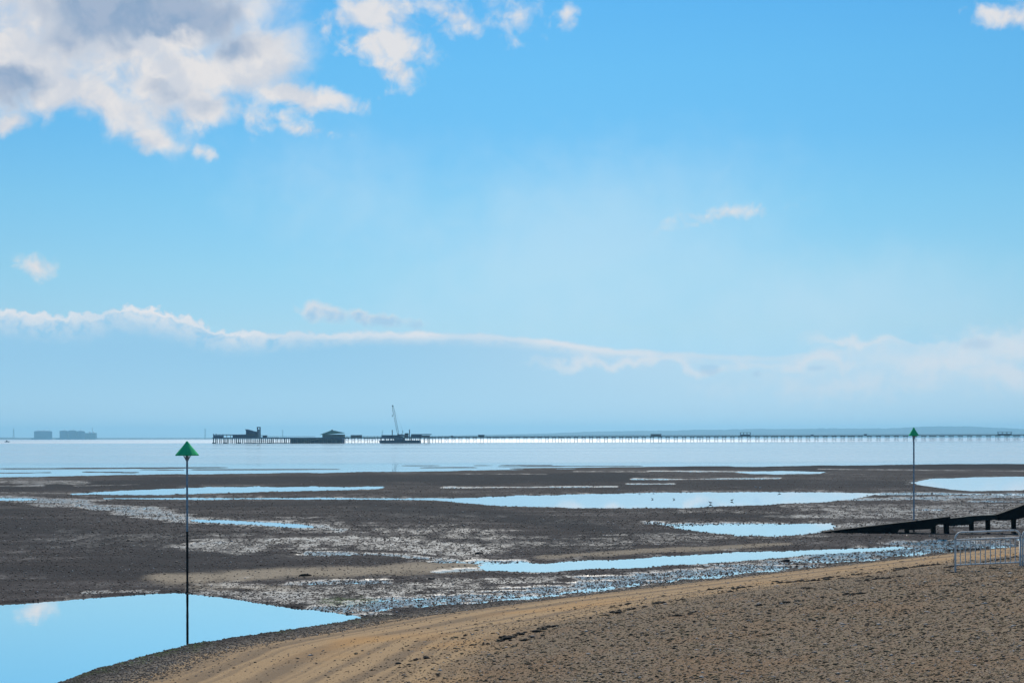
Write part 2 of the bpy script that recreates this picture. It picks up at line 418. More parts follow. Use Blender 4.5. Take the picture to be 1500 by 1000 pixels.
def ground_material():
    m, t, b = mat('mud_sand_and_shingle')
    P = t.add('ShaderNodeNewGeometry').outputs['Position']
    wet, sand, alg, dark, shore, beach = [t.attr(k).outputs['Fac'] for k in ('wet', 'sand', 'algae', 'dark', 'shore', 'beach')]
    n1 = t.noise(P, 6.0, 5, .65).outputs[0]; n2 = t.noise(P, .35, 4, .6).outputs[0]; n3 = t.noise(P, 28, 4, .7).outputs[0]
    v1 = t.vor(P, 16); v2 = t.vor(P, 38)
    # mud
    mp = t.add('ShaderNodeMapping'); mp.inputs['Scale'].default_value = (.10, .42, 1); t.l.new(P, mp.inputs[0])
    ns = t.noise(mp.outputs[0], 1.0, 6, .62, .4).outputs[0]
    mud = t.mix(t.ss(.3, .7, n2), (.058, .052, .053, 1), (.092, .082, .081, 1))
    mud = t.mix(t.ss(.42, .62, ns), t.mix(1.0, mud, (.62, .62, .64, 1), 'MULTIPLY'), t.mix(1.0, mud, (1.45, 1.42, 1.45, 1), 'MULTIPLY'))
    mud = t.mix(t.ss(.45, .75, n1), mud, (.125, .105, .095, 1))
    mud = t.mix(t.ss(.38, .6, n3, 0, .55), (.030, .026, .026, 1), mud)
    mud = t.mix(t.m('MULTIPLY', dark, .88), mud, t.mix(n1, (.010, .012, .016, 1), (.024, .025, .029, 1)))
    mud = t.mix(sand, mud, t.mix(t.ss(.35, .7, n1), (.20, .165, .125, 1), (.30, .25, .19, 1)))
    # beach : grey edge, sand bands, shingle
    edge = t.mix(t.ss(.3, .7, n1), (.12, .098, .070, 1), (.30, .245, .18, 1))
    edge = t.mix(t.ss(.5, .72, v1.outputs['Color']), edge, (.20, .18, .16, 1))
    band = t.add('ShaderNodeTexNoise', noise_dimensions='1D'); t.put(band.inputs['W'], t.m('ADD', shore, t.m('MULTIPLY', n2, .6)))
    band.inputs['Scale'].default_value = 1.1; band.inputs['Detail'].default_value = 3
    sandc = t.mix(t.ss(.38, .6, band.outputs[0]), (.205, .146, .094, 1), (.36, .245, .138, 1))
    sandc = t.mix(t.ss(.5, .75, t.noise(P, .22, 3).outputs[0], 0, .8), sandc, (.44, .25, .10, 1))
    sandc = t.mix(t.ss(.42, .62, n3, 0, .18), sandc, (.09, .07, .05, 1))
    n4 = t.noise(P, 55, 4, .75).outputs[0]; v3 = t.vor(P, 24)
    sh_a = t.mix(t.ss(.2, .8, v1.outputs['Color']), (.115, .088, .054, 1), (.37, .285, .178, 1))
    sh_b = t.mix(t.ss(.2, .8, v2.outputs['Color']), (.115, .090, .056, 1), (.43, .34, .215, 1))
    shing = t.mix(.5, sh_a, sh_b)
    shing = t.mix(t.ss(.55, .8, v3.outputs['Color'], 0, .55), shing, (.40, .36, .33, 1))
    hsv = t.add('ShaderNodeSeparateColor'); t.l.new(v3.outputs['Color'], hsv.inputs[0]); shing = t.mix(t.ss(.7, .85, hsv.outputs[1], 0, .6), shing, (.30, .17, .075, 1))
    shing = t.mix(t.ss(.45, .7, t.noise(P, .5, 4).outputs[0], 0, .5), shing, (.33, .20, .10, 1))
    shing = t.mix(t.ss(.40, .58, n4, .42, 0), shing, (.045, .034, .025, 1))
    shing = t.mix(1.0, shing, (.74, .73, .78, 1), 'MULTIPLY')
    w1 = t.m('ADD', shore, t.m('MULTIPLY', t.m('SUBTRACT', n2, .5), 3.0))
    bc = t.mix(t.ss(.5, 1.7, w1), edge, sandc)
    bc = t.mix(t.ss(8.2, 10.2, w1), bc, shing)
    bc = t.mix(t.m('MULTIPLY', t.ss(17, 25, w1), t.ss(.36, .60, t.noise(P, 1.3, 5, .6).outputs[0], .25, .85)), bc, t.mix(n3, (.22, .125, .045, 1), (.45, .28, .11, 1)))
    c = t.mix(beach, mud, bc)
    gr = t.mix(n3, (.020, .045, .010, 1), (.055, .095, .020, 1))
    c = t.mix(t.m('MULTIPLY', alg, t.ss(.40, .58, n1), clamp=True), c, gr)
    t.put(b.inputs['Base Color'], c)
    # wetness: a film of water between the lumps
    mq = t.add('ShaderNodeMapping'); mq.inputs['Scale'].default_value = (.9, .32, 1); t.l.new(P, mq.inputs[0])
    sp = t.m('ADD', t.m('MULTIPLY', t.noise(mq.outputs[0], 1.0, 9, .74, .3).outputs[0], .55), t.m('MULTIPLY', t.noise(P, 3.2, 6, .75).outputs[0], .45))
    film = t.m('MULTIPLY', wet, t.ss(.38, .60, t.m('ADD', sp, t.m('MULTIPLY', t.m('SUBTRACT', wet, .5), .26))), clamp=True)
    damp = t.m('MULTIPLY', t.m('MULTIPLY', t.ss(.36, .70, ns), t.ss(.40, .66, sp)), t.m('SUBTRACT', .50, t.m('MULTIPLY', dark, .45)))
    film = t.m('MAXIMUM', film, t.m('MULTIPLY', damp, t.m('SUBTRACT', 1, sand)))
    film = t.m('MULTIPLY', film, t.m('SUBTRACT', 1, beach))
    t.put(b.inputs['Roughness'], t.ss(0, 1, film, .95, .17))
    t.put(b.inputs['Specular IOR Level'], t.ss(0, 1, film, .06, .60))
    hgt = t.m('ADD', t.m('MULTIPLY', n4, .35), t.m('ADD', t.m('MULTIPLY', n1, t.m('SUBTRACT', .6, t.m('MULTIPLY', beach, .45))), t.m('MULTIPLY', v1.outputs['Distance'], .6)))
    bn_ = t.add('ShaderNodeBump'); bn_.inputs['Distance'].default_value = .05; t.put(bn_.inputs['Strength'], t.ss(0, 1, film, .5, .10)); t.put(bn_.inputs['Height'], hgt); t.l.new(bn_.outputs[0], b.inputs['Normal'])
    return m


g = build_ground(); g.data.materials.append(ground_material())


# ------------------------------------------------------------------ water
def water_mat(name, sea):
    m, t, b = mat(name)
    P = t.add('ShaderNodeNewGeometry').outputs['Position']
    sp = t.add('ShaderNodeSeparateXYZ'); t.l.new(P, sp.inputs[0])
    if sea:
        mp = t.add('ShaderNodeMapping'); mp.inputs['Scale'].default_value = (.35, 1, 1); t.l.new(P, mp.inputs[0])
        big = t.noise(mp.outputs[0], .008, 4, .6).outputs[0]
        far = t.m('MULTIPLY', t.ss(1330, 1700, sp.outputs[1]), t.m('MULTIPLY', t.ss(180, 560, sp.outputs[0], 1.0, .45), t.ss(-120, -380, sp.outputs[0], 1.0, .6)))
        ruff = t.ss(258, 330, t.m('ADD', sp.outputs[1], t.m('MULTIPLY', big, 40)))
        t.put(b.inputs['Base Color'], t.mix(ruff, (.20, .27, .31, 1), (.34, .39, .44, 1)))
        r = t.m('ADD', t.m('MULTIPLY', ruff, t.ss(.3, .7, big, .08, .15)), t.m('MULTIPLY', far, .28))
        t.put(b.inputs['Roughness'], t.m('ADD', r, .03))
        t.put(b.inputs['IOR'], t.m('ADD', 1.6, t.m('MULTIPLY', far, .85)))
        n = t.noise(mp.outputs[0], .9, 3, .6).outputs[0]
        bn = t.add('ShaderNodeBump'); bn.inputs['Distance'].default_value = .25
        t.put(bn.inputs['Strength'], t.m('MULTIPLY', ruff, .06)); t.put(bn.inputs['Height'], n)
        t.l.new(bn.outputs[0], b.inputs['Normal'])
    else:
        b.inputs['Base Color'].default_value = (.93, .98, 1, 1)
        b.inputs['Metallic'].default_value = 1
        b.inputs['Roughness'].default_value = .015
        n = t.noise(P, 2.2, 2, .5).outputs[0]
        t.put(b.inputs['Normal'], t.bump(n, .02, .02))
    return m


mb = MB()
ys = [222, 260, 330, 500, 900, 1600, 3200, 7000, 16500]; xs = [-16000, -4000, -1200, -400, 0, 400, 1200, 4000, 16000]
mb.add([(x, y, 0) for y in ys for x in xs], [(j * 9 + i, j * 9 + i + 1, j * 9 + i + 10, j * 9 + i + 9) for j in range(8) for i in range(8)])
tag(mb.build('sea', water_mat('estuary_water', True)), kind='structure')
mb = MB()
mb.add([(-260, 6, 0), (260, 6, 0), (260, 221.99, 0), (-260, 221.99, 0)], [(0, 1, 2, 3)])
tag(mb.build('pool_water', water_mat('still_pool_water', False)), kind='structure')


# ------------------------------------------------------------------ loose stones, wrack (uncountable)
def scatter(name, pts, sizes, tints, flat, m, squash=.6):
    n = len(pts)
    base = np.array([(1, 0, 0), (0, 1, 0), (-1, 0, 0), (0, -1, 0), (0, 0, 1), (0, 0, -1), (.6, .6, .55), (-.6, .6, .5)], float)
    base = base[:6]
    fc = np.array([(0, 1, 4), (1, 2, 4), (2, 3, 4), (3, 0, 4), (1, 0, 5), (2, 1, 5), (3, 2, 5), (0, 3, 5)])
    V = base[None] * (1 + .5 * (rng.random((n, 6, 1)) - .5)) * sizes[:, None, None]
    V[:, :, 2] *= flat[:, None]
    V[:, :, 0] *= (1 + .8 * rng.random(n))[:, None]
    a = rng.random(n) * math.tau; ca, sa = np.cos(a)[:, None], np.sin(a)[:, None]
    x = V[:, :, 0] * ca - V[:, :, 1] * sa; y = V[:, :, 0] * sa + V[:, :, 1] * ca
    tl = (rng.random((n, 1)) - .5) * .8
    z = V[:, :, 2] + x * tl * flat[:, None]
    co = np.stack([x, y, z], -1) + pts[:, None, :]
    f = (fc[None] + (np.arange(n) * 6)[:, None, None]).reshape(-1, 3)
    me = bpy.data.meshes.new(name)
    me.vertices.add(n * 6); me.vertices.foreach_set('co', co.astype(np.float32).ravel())
    me.loops.add(f.size); me.loops.foreach_set('vertex_index', f.ravel().astype(np.int32))
    me.polygons.add(len(f)); me.polygons.foreach_set('loop_start', np.arange(0, f.size, 3, dtype=np.int32))
    me.polygons.foreach_set('loop_total', np.full(len(f), 3, np.int32))
    me.update(); me.validate()
    at_ = me.attributes.new('tint', 'FLOAT', 'POINT'); at_.data.foreach_set('value', np.repeat(tints, 6).astype(np.float32))
    me.materials.append(m)
    o = bpy.data.objects.new(name, me); col.objects.link(o); tag(o, kind='stuff')
    return o


def stone_mat(name, stops, rough=.8, spec=.3):
    m, t, b = mat(name)
    a = t.attr('tint').outputs['Fac']
    rp = t.add('ShaderNodeValToRGB'); t.l.new(a, rp.inputs[0])
    e = rp.color_ramp.elements
    while len(e) < len(stops): e.new(.5)
    for el, (p, c) in zip(e, stops): el.position = p; el.color = (*c, 1)
    P = t.add('ShaderNodeNewGeometry').outputs['Position']
    n = t.noise(P, 60, 3).outputs[0]
    g_ = .78 if name == 'shingle_stone' else 1.0
    t.put(b.inputs['Base Color'], t.mix(1.0, t.mix(t.ss(.35, .7, n, 0, .4), rp.outputs[0], (.05, .04, .03, 1)), (g_, g_, g_ * 1.04, 1), 'MULTIPLY'))
    b.inputs['Roughness'].default_value = rough; b.inputs['Specular IOR Level'].default_value = spec
    return m


def sample(n, ymin, ymax, umax=900, power=1.0):
    """points spread over the visible ground, thinning with distance"""
    t = rng.random(n)
    Y = 1 / (1 / ymax + (1 / ymin - 1 / ymax) * t ** power)
    X = (rng.random(n) * 2 - 1) * umax / F * Y
    return X, Y


# shingle of the upper beach
X, Y = sample(400000, 11.5, 62, 1560)
h, mk = terrain(X, Y, True)
k = (mk['shore'] > 8.3 + 1.6 * rng.standard_normal(len(X))) & (rng.random(len(X)) < .75)
k |= (mk['shore'] > 1.5) & (rng.random(len(X)) < .022)
X, Y, h = X[k], Y[k], h[k]
sz = .009 + .013 * rng.random(len(X)) ** 2 + .022 * (rng.random(len(X)) < .035)
sz = sz * np.clip(Y / 22, .7, 1.2)
scatter('shingle', np.stack([X, Y, h + sz * .15], -1), sz, rng.random(len(X)), .34 + .26 * rng.random(len(X)),
        stone_mat('shingle_stone', [(0, (.055, .045, .033)), (.3, (.12, .095, .060)), (.55, (.245, .19, .115)), (.74, (.38, .265, .13)), (.9, (.45, .355, .27)), (1, (.76, .70, .62))], .9, .12))
# pebbles along the wet edge and on the flats
X, Y = sample(430000, 27, 190, power=.95)
h, mk = terrain(X, Y, True)
s_ = mk['shore']
pr = np.where(s_ > 1.5 + .5 * rng.standard_normal(len(X)), 0.012, np.where(s_ > -1.0, .75, .20 + .3 * mk['wet'] + .25 * (vnoise(X / 2.5, Y / 6, 3) - .4))) * (1 - .85 * mk['dark']) * (1 - .75 * mk['sand'])
k = (rng.random(len(X)) < pr) & (h > np.where(Y < 50, -.055, -.02))
X, Y, h = X[k], Y[k], h[k]
sz = (.014 + .022 * rng.random(len(X)) ** 2.2) * np.clip(Y / 42, .75, 2.0)
scatter('pebbles', np.stack([X, Y, h + sz * .1], -1), sz, rng.random(len(X)), .5 + .35 * rng.random(len(X)),
        stone_mat('wet_pebble', [(0, (.034, .029, .025)), (.4, (.105, .088, .073)), (.75, (.18, .152, .125)), (.94, (.30, .26, .22)), (1, (.55, .52, .48))], .85, .15))
# stranded seaweed in broken lines along the top of the sand
wr = []
lines = [([(600, 968), (740, 935), (860, 908), (940, 888), (1040, 872)], 150), ([(1060, 868), (1090, 859), (1180, 850), (1300, 836), (1375, 826)], 260), ([(1150, 853), (1290, 843)], 60),
         ([(1395, 830), (1500, 814), (1560, 806)], 150), ([(1180, 862), (1400, 834), (1500, 832)], 60), ([(680, 950), (1000, 900), (1250, 870)], 70), ([(800, 910), (1060, 860), (1200, 845)], 30)]
for pts, n in lines:
    pts = [hit(*p) for p in pts]
    L = [0]
    for a, b_ in zip(pts[:-1], pts[1:]): L.append(L[-1] + (b_ - a).length)
    for c in range(max(3, n // 9)):
        q = random.random() * L[-1]
        for j in range(random.randint(3, 14)):
            qq = min(max(q + random.gauss(0, .30), 0), L[-1] - 1e-3)
            i = max(i for i in range(len(L)) if L[i] <= qq)
            p = pts[i].lerp(pts[i + 1], (qq - L[i]) / (L[i + 1] - L[i]))
            if random.random() < .55: wr.append((p.x + random.gauss(0, .10), p.y + random.gauss(0, .12)))
wr = np.array(wr); hz_, _ = terrain(wr[:, 0], wr[:, 1], True)
sz = .035 + .07 * rng.random(len(wr)) ** 2
scatter('seaweed', np.stack([wr[:, 0], wr[:, 1], hz_ + .01], -1), sz, rng.random(len(wr)), .25 + .3 * rng.random(len(wr)),
        stone_mat('dried_wrack', [(0, (.008, .007, .006)), (.7, (.022, .018, .014)), (1, (.05, .038, .026))], .9, .2))


# ------------------------------------------------------------------ beacons
def beacon(base, top_z, r, cr, ch, weed_top, label):
    b = thing('beacon_post', base, label, 'beacon', 'green topped beacon posts on the flats')
    H = top_z - base.z
    mb = MB(); mb.tube([(0, 0, weed_top - .02), (0, 0, H - ch + .06)], r, 12); mb.build('pole', M['pole'], b)
    mb = MB()
    n = 16; pts = [(0, 0, -.5 + (weed_top + .5) * i / n) for i in range(n + 1)]
    mb.tube(pts, [r * (1.06 + .18 * random.random()) for _ in pts], 12); mb.build('weed_sleeve', M['weed'], b)
    mb = MB(); mb.tube([(0, 0, H - ch - .16), (0, 0, H - ch + .02)], r * 1.6, 12)
    for a in range(4):
        c, s = math.cos(a * math.pi / 2 + .4), math.sin(a * math.pi / 2 + .4)
        mb.bar((c * r, s * r, H - ch - .14), (c * cr * .3, s * cr * .3, H - ch + .015), .03, .03)
    mb.build('bracket', M['pole'], b)
    mb = MB(); z0 = H - ch
    prof = [(.0, z0 + .012), (cr * .93, z0 + .012), (cr, z0), (cr, z0 + .03), (cr * .66, z0 + .03 + (ch - .03) * .34), (cr * .33, z0 + .03 + (ch - .03) * .67), (.03, H - .02), (0, H)]
    mb.lathe(prof, 14)
    mb.sm = [False] * len(mb.sm); mb.build('topmark', M['cone'], b)
    return b


p = Vector((*ground(274, 868), -.03)); Y = p.y
beacon(p, at(274, 645.5, Y).z, .033, 17.2 / F * Y, 21.5 / F * Y, at(274, 778, Y).z - p.z, 'tall beacon post with green cone standing in the still near pool')
p = Vector((*ground(1338.5, 781), .03)); Y = p.y
beacon(p, at(1338.5, 625.5, Y).z, .041, 7.4 / F * Y, 12.6 / F * Y, at(1338, 772, Y).z - p.z, 'slim beacon post with small green cone rising behind the black timber jetty')


# ------------------------------------------------------------------ black timber jetty
def jetty():
    Y0 = 73.0
    J = lambda px, py: ((px - 1372) / F * Y0, HC + (HZ - ROLL * (px - 750) - py) / F * Y0)
    o = thing('timber_jetty', (at(1372, 0, Y0).x, Y0, 0), 'black weathered timber jetty ramp sloping down onto the wet flats', 'jetty')
    W = .42
    mb = MB()
    low = [J(1206, 782.5), J(1206, 778.5), J(1240, 774.2), J(1290, 768.4), J(1340, 762.6), J(1391, 756.2), J(1392, 757), J(1392, 767.5), J(1372.7, 768), J(1366, 774), J(1333, 776.2), J(1325, 774.7), J(1317, 775.5), J(1311, 783.5), J(1250, 784)]
    mb.prism(low, 0, W); mb.build('lower_ramp', M['groyne'], o)
    mb = MB(); mb.prism([J(1392.2, 758.8), J(1426, 755.2), J(1462, 753.5), J(1462, 760.6), J(1428, 763), J(1421, 768), J(1392.2, 770.2)], .05, W - .05)
    mb.build('middle_deck', M['groyne_green'], o)
    mb = MB(); mb.prism([J(1460, 753), J(1480, 746), J(1500, 738.5), J(1560, 716), J(1700, 668), J(1700, 690), J(1560, 742), J(1500, 757.5), J(1485, 761), J(1462.5, 762)], -.05, W + .05)
    mb.build('upper_ramp', M['groyne'], o)
    mb = MB(); mb.prism([J(1296, 780), J(1318, 779.2), J(1333, 779.7), J(1366, 781), J(1392, 783.4), J(1430, 787), J(1430, 791), J(1392, 788), J(1340, 785.8), J(1296, 784.2)], .03, .4)
    mb.build('base_timber', M['groyne'], o)
    for px, top, bot, w in [(1329.5, 774.5, 782, 7.5), (1368.5, 769, 785, 7.4), (1387.7, 768, 789, 8.4), (1424.4, 763, 790, 7.2), (1448.5, 759, 792, 7.2), (1486.4, 757, 790, 7.4), (1545, 745, 785, 8), (1600, 726, 780, 8)]:
        for yy in (.07,):
            x, zt = J(px, top); _, zb = J(px, bot)
            mb = MB(); w2 = w / F * Y0 / 2
            mb.tube([(x, yy + .14, zb - .3), (x + .01, yy + .14, (zt + zb) / 2), (x, yy + .14, zt + .02)], [w2 * 1.05, w2 * .97, w2], 10)
            mb.build('post', M['groyne'], o)
    return o


jetty()


# ------------------------------------------------------------------ crowd barriers
def barrier(pa, pb, label):
    """tubular crowd barrier between two ground points"""
    d = (pb - pa); L = math.hypot(d.x, d.y)
    o = thing('crowd_barrier', pa, label, 'barrier', 'grey crowd barriers on the shingle', math.atan2(d.y, d.x))
    sl = d.z / L
    Z = lambda x, z: (x, 0, z + sl * x)
    H = 1.03
    mb = MB()
    pts = [Z(0, .0), Z(0, .86)] + [Z(.17 - .17 * math.cos(a), .86 + .17 * math.sin(a)) for a in np.linspace(0, math.pi / 2, 7)]
    pts += [Z(L - .17 + .17 * math.sin(a), .86 + .17 * math.cos(a)) for a in np.linspace(0, math.pi / 2, 7)] + [Z(L, .86), Z(L, .0)]
    mb.tube(pts, .027, 10); mb.build('outer_frame', M['galv'], o)
    mb = MB(); mb.tube([Z(.022, .84), Z(L - .022, .84)], .024, 8); mb.build('upper_rail', M['galv'], o)
    mb = MB(); mb.tube([Z(.022, .20), Z(L - .022, .20)], .023, 8); mb.build('lower_rail', M['galv'], o)
    n = 12
    for i in range(1, n + 1):
        x = L * i / (n + 1)
        mb = MB(); mb.tube([Z(x, .212), Z(x, .83)], .0125, 8); mb.build('upright_bar', M['galv'], o)
    for x in (.0, L):
        mb = MB(); mb.tube([Z(x, .24), Z(x, -.06)], .027, 8); mb.bar(Vector(Z(x, .03)) + Vector((0, -.26, -.02)), Vector(Z(x, .03)) + Vector((0, .26, -.02)), .05, .03)
        mb.build('foot', M['rust_foot'], o)
    for zz in (.62, .34):
        mb = MB(); mb.tube([(-.02, 0, zz), (-.055, 0, zz), (-.055, 0, zz - .09)], .009, 6); mb.build('coupling_hook', M['rust_foot'], o)
    return o


pa = hit(1399, 838.5)
xa = pa.x; q = at(1494, 834, pa.y + .4); pb = Vector((q.x, q.y, pa.z + .03))
barrier(pa, pb, 'whole grey tubular crowd barrier standing on shingle in front of the jetty posts')
q = at(1597, 826, pb.y + .4)
pc = pb + (Vector((q.x, q.y, 0)) - Vector((pb.x, pb.y, 0))).normalized() * .07; pc.z = pb.z
barrier(pc, Vector((q.x, q.y, pc.z + .05)), 'crowd barrier cut off by the right edge of the photo')
print('BARRIER', pa, pb, 'px/m', F / pa.y)


# ------------------------------------------------------------------ pier
def pierY(px): return 1400 + (px - 311) * .17


def deckz(px): return float(np.interp(px, [300, 520, 620, 1060, 1500, 1800], [5.9, 6.0, 6.15, 6.6, 7.25, 7.6]))


def pp(px): Y_ = pierY(px); return (px - 750) / F * Y_, Y_


def pier():
    x0, y0 = pp(500)
    o = thing('pier', (x0, y0, 0), 'very long dark pier on thin trestles crossing the water to the right edge', 'pier')
    loc = Vector((x0, y0, 0))
    pxs = list(range(498, 1800, 40)) + [1800]
    cl = [Vector((*pp(p), deckz(p))) - loc for p in pxs]
    W = 3.0
    mb = MB(); vs = []
    for c in cl:
        vs += [c + Vector((0, -W, -.75)), c + Vector((0, W, -.75)), c + Vector((0, W, .05)), c + Vector((0, -W, .05))]
    n = len(cl); fs = []
    for i in range(n - 1):
        for k_ in range(4): fs.append((i * 4 + k_, i * 4 + (k_ + 1) % 4, (i + 1) * 4 + (k_ + 1) % 4, (i + 1) * 4 + k_))
    mb.add(vs, fs + [(0, 1, 2, 3), (n * 4 - 4, n * 4 - 1, n * 4 - 2, n * 4 - 3)]); mb.build('deck', M['timber_far'], o)
    for sgn in (-1, 1):
        mb = MB()
        for z in (.55, 1.1):
            for a, b in zip(cl[:-1], cl[1:]): mb.bar(a + Vector((0, sgn * (W - .1), z)), b + Vector((0, sgn * (W - .1), z)), .12, .12)
        for i in range(n - 1):
            for j in range(8):
                c = cl[i].lerp(cl[i + 1], j / 8) + Vector((0, sgn * (W - .1), 0)); mb.box(c.x - .06, c.x + .06, c.y - .06, c.y + .06, c.z, c.z + 1.12)
        mb.build('railing', M['timber_far'], o)
    px = 508.0
    cnt = 0
    while px < 1760 and cnt < 99:
        x, y = pp(px); z = deckz(px) - .75
        mb = MB(); c = Vector((x, y, 0)) - loc
        wide = 2.0 + (1.0 if cnt % 9 == 4 else 0)
        offs = (-wide, 0, wide) if cnt % 9 == 4 else (-wide * .8, wide * .8)
        for a in offs:
            for b in (-2.4, 2.4):
                mb.tube([c + Vector((a, b, -1)), c + Vector((a, b, z))], .14, 6)
        for a in offs: mb.bar(c + Vector((a, -2.6, z - .5)), c + Vector((a, 2.6, z - .5)), .3, .3)
        for b in (-2.4, 2.4):
            mb.bar(c + Vector((-wide - .3, b, z - .25)), c + Vector((wide + .3, b, z - .25)), .3, .5)
            mb.bar(c + Vector((-wide * .8, b, 1.0)), c + Vector((wide * .8, b, z - .7)), .07, .09)
            mb.bar(c + Vector((wide * .8, b + .14, 1.0)), c + Vector((-wide * .8, b + .14, z - .7)), .07, .09)
        mb.build('trestle', M['pile'], o)
        cnt += 1
        px += 9.5 + (px - 508) / 1000 * 4.6 + random.uniform(-.5, .5)
    print('TRESTLES', cnt)
    return o


pier()


def loc_on(px): x, y = pp(px); return Vector((x, y, deckz(px)))


def mpx(px): return pierY(px) / F      # metres per photo unit at the pier


def zpx(px, py): Y_ = pierY(px); return HC + (HZ - ROLL * (px - 750) - py) / F * Y_


def pier_head():
    x0, y0 = pp(311)
    o = thing('pier_platform', (x0, y0, 0), 'dark broad pier head platform on many piles at the far left end of the pier', 'pier head')
    L = lambda px: pp(px)[0] - x0
    mb = MB(); mb.box(L(311), L(406), 0, 26, 5.0, 5.9); mb.build('upper_deck', M['dark_steel'], o)
    mb = MB(); mb.box(L(406.2), L(506), 0, 30, 4.7, 5.7); mb.build('main_deck', M['dark_steel'], o)
    # piles
    for i, px in enumerate(np.concatenate([np.arange(312.5, 405, 5.9), np.arange(408, 506, 6.4)])):
        for yy in (1.0, 12.0):
            r = (.55 if i % 3 == 0 else .38)
            mb = MB(); mb.tube([(L(px), yy, -1.0), (L(px), yy, 4.95)], r, 8); mb.build('pile', M['pile'], o)
    mb = MB()
    for px in (313, 330, 352, 375, 398):
        mb.box(L(px) - 1.6, L(px) + 1.6, .4, 3.4, -.4, .9)
    mb.build('pile_fender', M['pile'], o)
    mb = MB(); mb.box(L(360), L(450), 2, 8, .25, .75); mb.box(L(372), L(402), .6, 1.4, 2.3, 2.7); mb.build('lower_walkway', M['dark_steel'], o)
    # lower landing, solid looking end
    mb = MB(); mb.box(L(429), L(506), 6, 26, -.4, 4.6)
    mb.build('boat_landing', M['hull'], o)
    mb = MB()
    for px in (432, 438, 444, 450, 456, 478, 484, 490, 497): mb.box(L(px) - .25, L(px) + .25, 5.6, 5.98, .2, 4.6)
    mb.build('landing_fender', M['pile'], o)
    mb = MB(); mb.bar((L(447), 4.4, .9), (L(476), 4.4, 5.0), 1.4, .5); mb.build('gangway', M['pale_hut'], o)
    # end gallery with posts and roof rail
    mb = MB()
    for px in (312.2, 316.5, 321, 327, 333, 339): mb.bar((L(px), 1.2, 5.9), (L(px), 1.2, 8.6 if px > 318 else 9.8), .45, .45)
    mb.bar((L(312), 1.2, 8.6), (L(361), 1.2, 8.4), .6, .8)
    mb.build('gallery_rail', M['navy'], o)
    mb = MB(); mb.box(L(312.5), L(328), 1.6, 1.9, 5.9, 7.9); mb.build('gallery_screen', M['navy'], o)
    mb = MB()
    for px in np.arange(382, 466, 3.0): mb.bar((L(px), .4, 5.7), (L(px), .4, 6.9), .14, .14)
    mb.bar((L(381), .4, 6.9), (L(467), .4, 6.9), .16, .16); mb.bar((L(381), .4, 6.35), (L(467), .4, 6.35), .12, .12)
    mb.build('railing', M['navy'], o)
    return o


pier_head()


def on_pier(name, px, label, cat, group=None, dy=6.0, z=None):
    x, y = pp(px)
    return thing(name, (x, y + dy, (deckz(px) if z is None else z)), label, cat, group)


# lifeboat house with sloping roof
s = mpx(360)
o = on_pier('boathouse', 366, 'dark boathouse with steep single slope roof beside the tower on the pier head', 'boathouse', z=5.9)
mb = MB(); mb.prism([(-27 * s, 0), (-27 * s, 4.3 * s), (-7.6 * s, 4.6 * s), (-7.6 * s, 0)], 0, 11); mb.build('annexe', M['navy'], o)
mb = MB(); mb.prism([(-7.4 * s, 0), (-7.4 * s, 11.0 * s), (6.6 * s, 7.2 * s), (6.6 * s, 0)], -.4, 13); mb.build('wall', M['navy'], o)
mb = MB(); mb.prism([(-8.4 * s, 11.3 * s), (-8.4 * s, 12.1 * s), (7.4 * s, 7.9 * s), (7.4 * s, 7.1 * s)], -1.4, 14); mb.build('roof', M['dark_steel'], o)
for a in (-4.6, -1.2, 2.4):
    mb = MB(); mb.box(a * s, (a + 2.2) * s, -.5, -.41, 1.6, 3.6); mb.build('window', M['glass'], o)
mb = MB()
for a in (-25, -20.5, -16, -11.5): mb.box(a * s, (a + 1.8) * s, -.12, -.02, 1.0, 2.4)
mb.build('annexe_glazing', M['glass'], o)

# signal tower
o = on_pier('signal_tower', 377.2, 'narrow dark open tower standing tallest on the pier head', 'tower', z=5.9)
mb = MB()
for a in (-1.9 * s, 1.9 * s):
    for b in (0, 2.6): mb.bar((a, b, 0), (a, b, 14.6 * s), .62, .62)
mb.build('frame', M['navy'], o)
mb = MB()
for k_ in range(5):
    z = (2.4 + 2.9 * k_) * s; mb.box(-2.2 * s, 2.2 * s, -.1, 2.7, z, z + .5)
mb.build('landing', M['navy'], o)
mb = MB(); mb.box(-.6 * s, .6 * s, .4, 2.0, 0, 12 * s); mb.build('shaft', M['navy'], o)
mb = MB(); mb.box(-2.5 * s, 2.5 * s, -.4, 3.0, 14.6 * s, 15.5 * s); mb.build('cap', M['navy'], o)

o = on_pier('deck_hut', 386, 'tiny pale hut with flat roof on the pier head right of the tower', 'hut', z=5.9)
mb = MB(); mb.box(-2.6 * s, 3.0 * s, 0, 4, 0, 2.6 * s); mb.build('wall', M['cabin'], o)
mb = MB(); mb.box(-5.4 * s, 3.6 * s, -.6, 4.6, 2.62 * s, 3.2 * s); mb.build('roof', M['navy'], o)

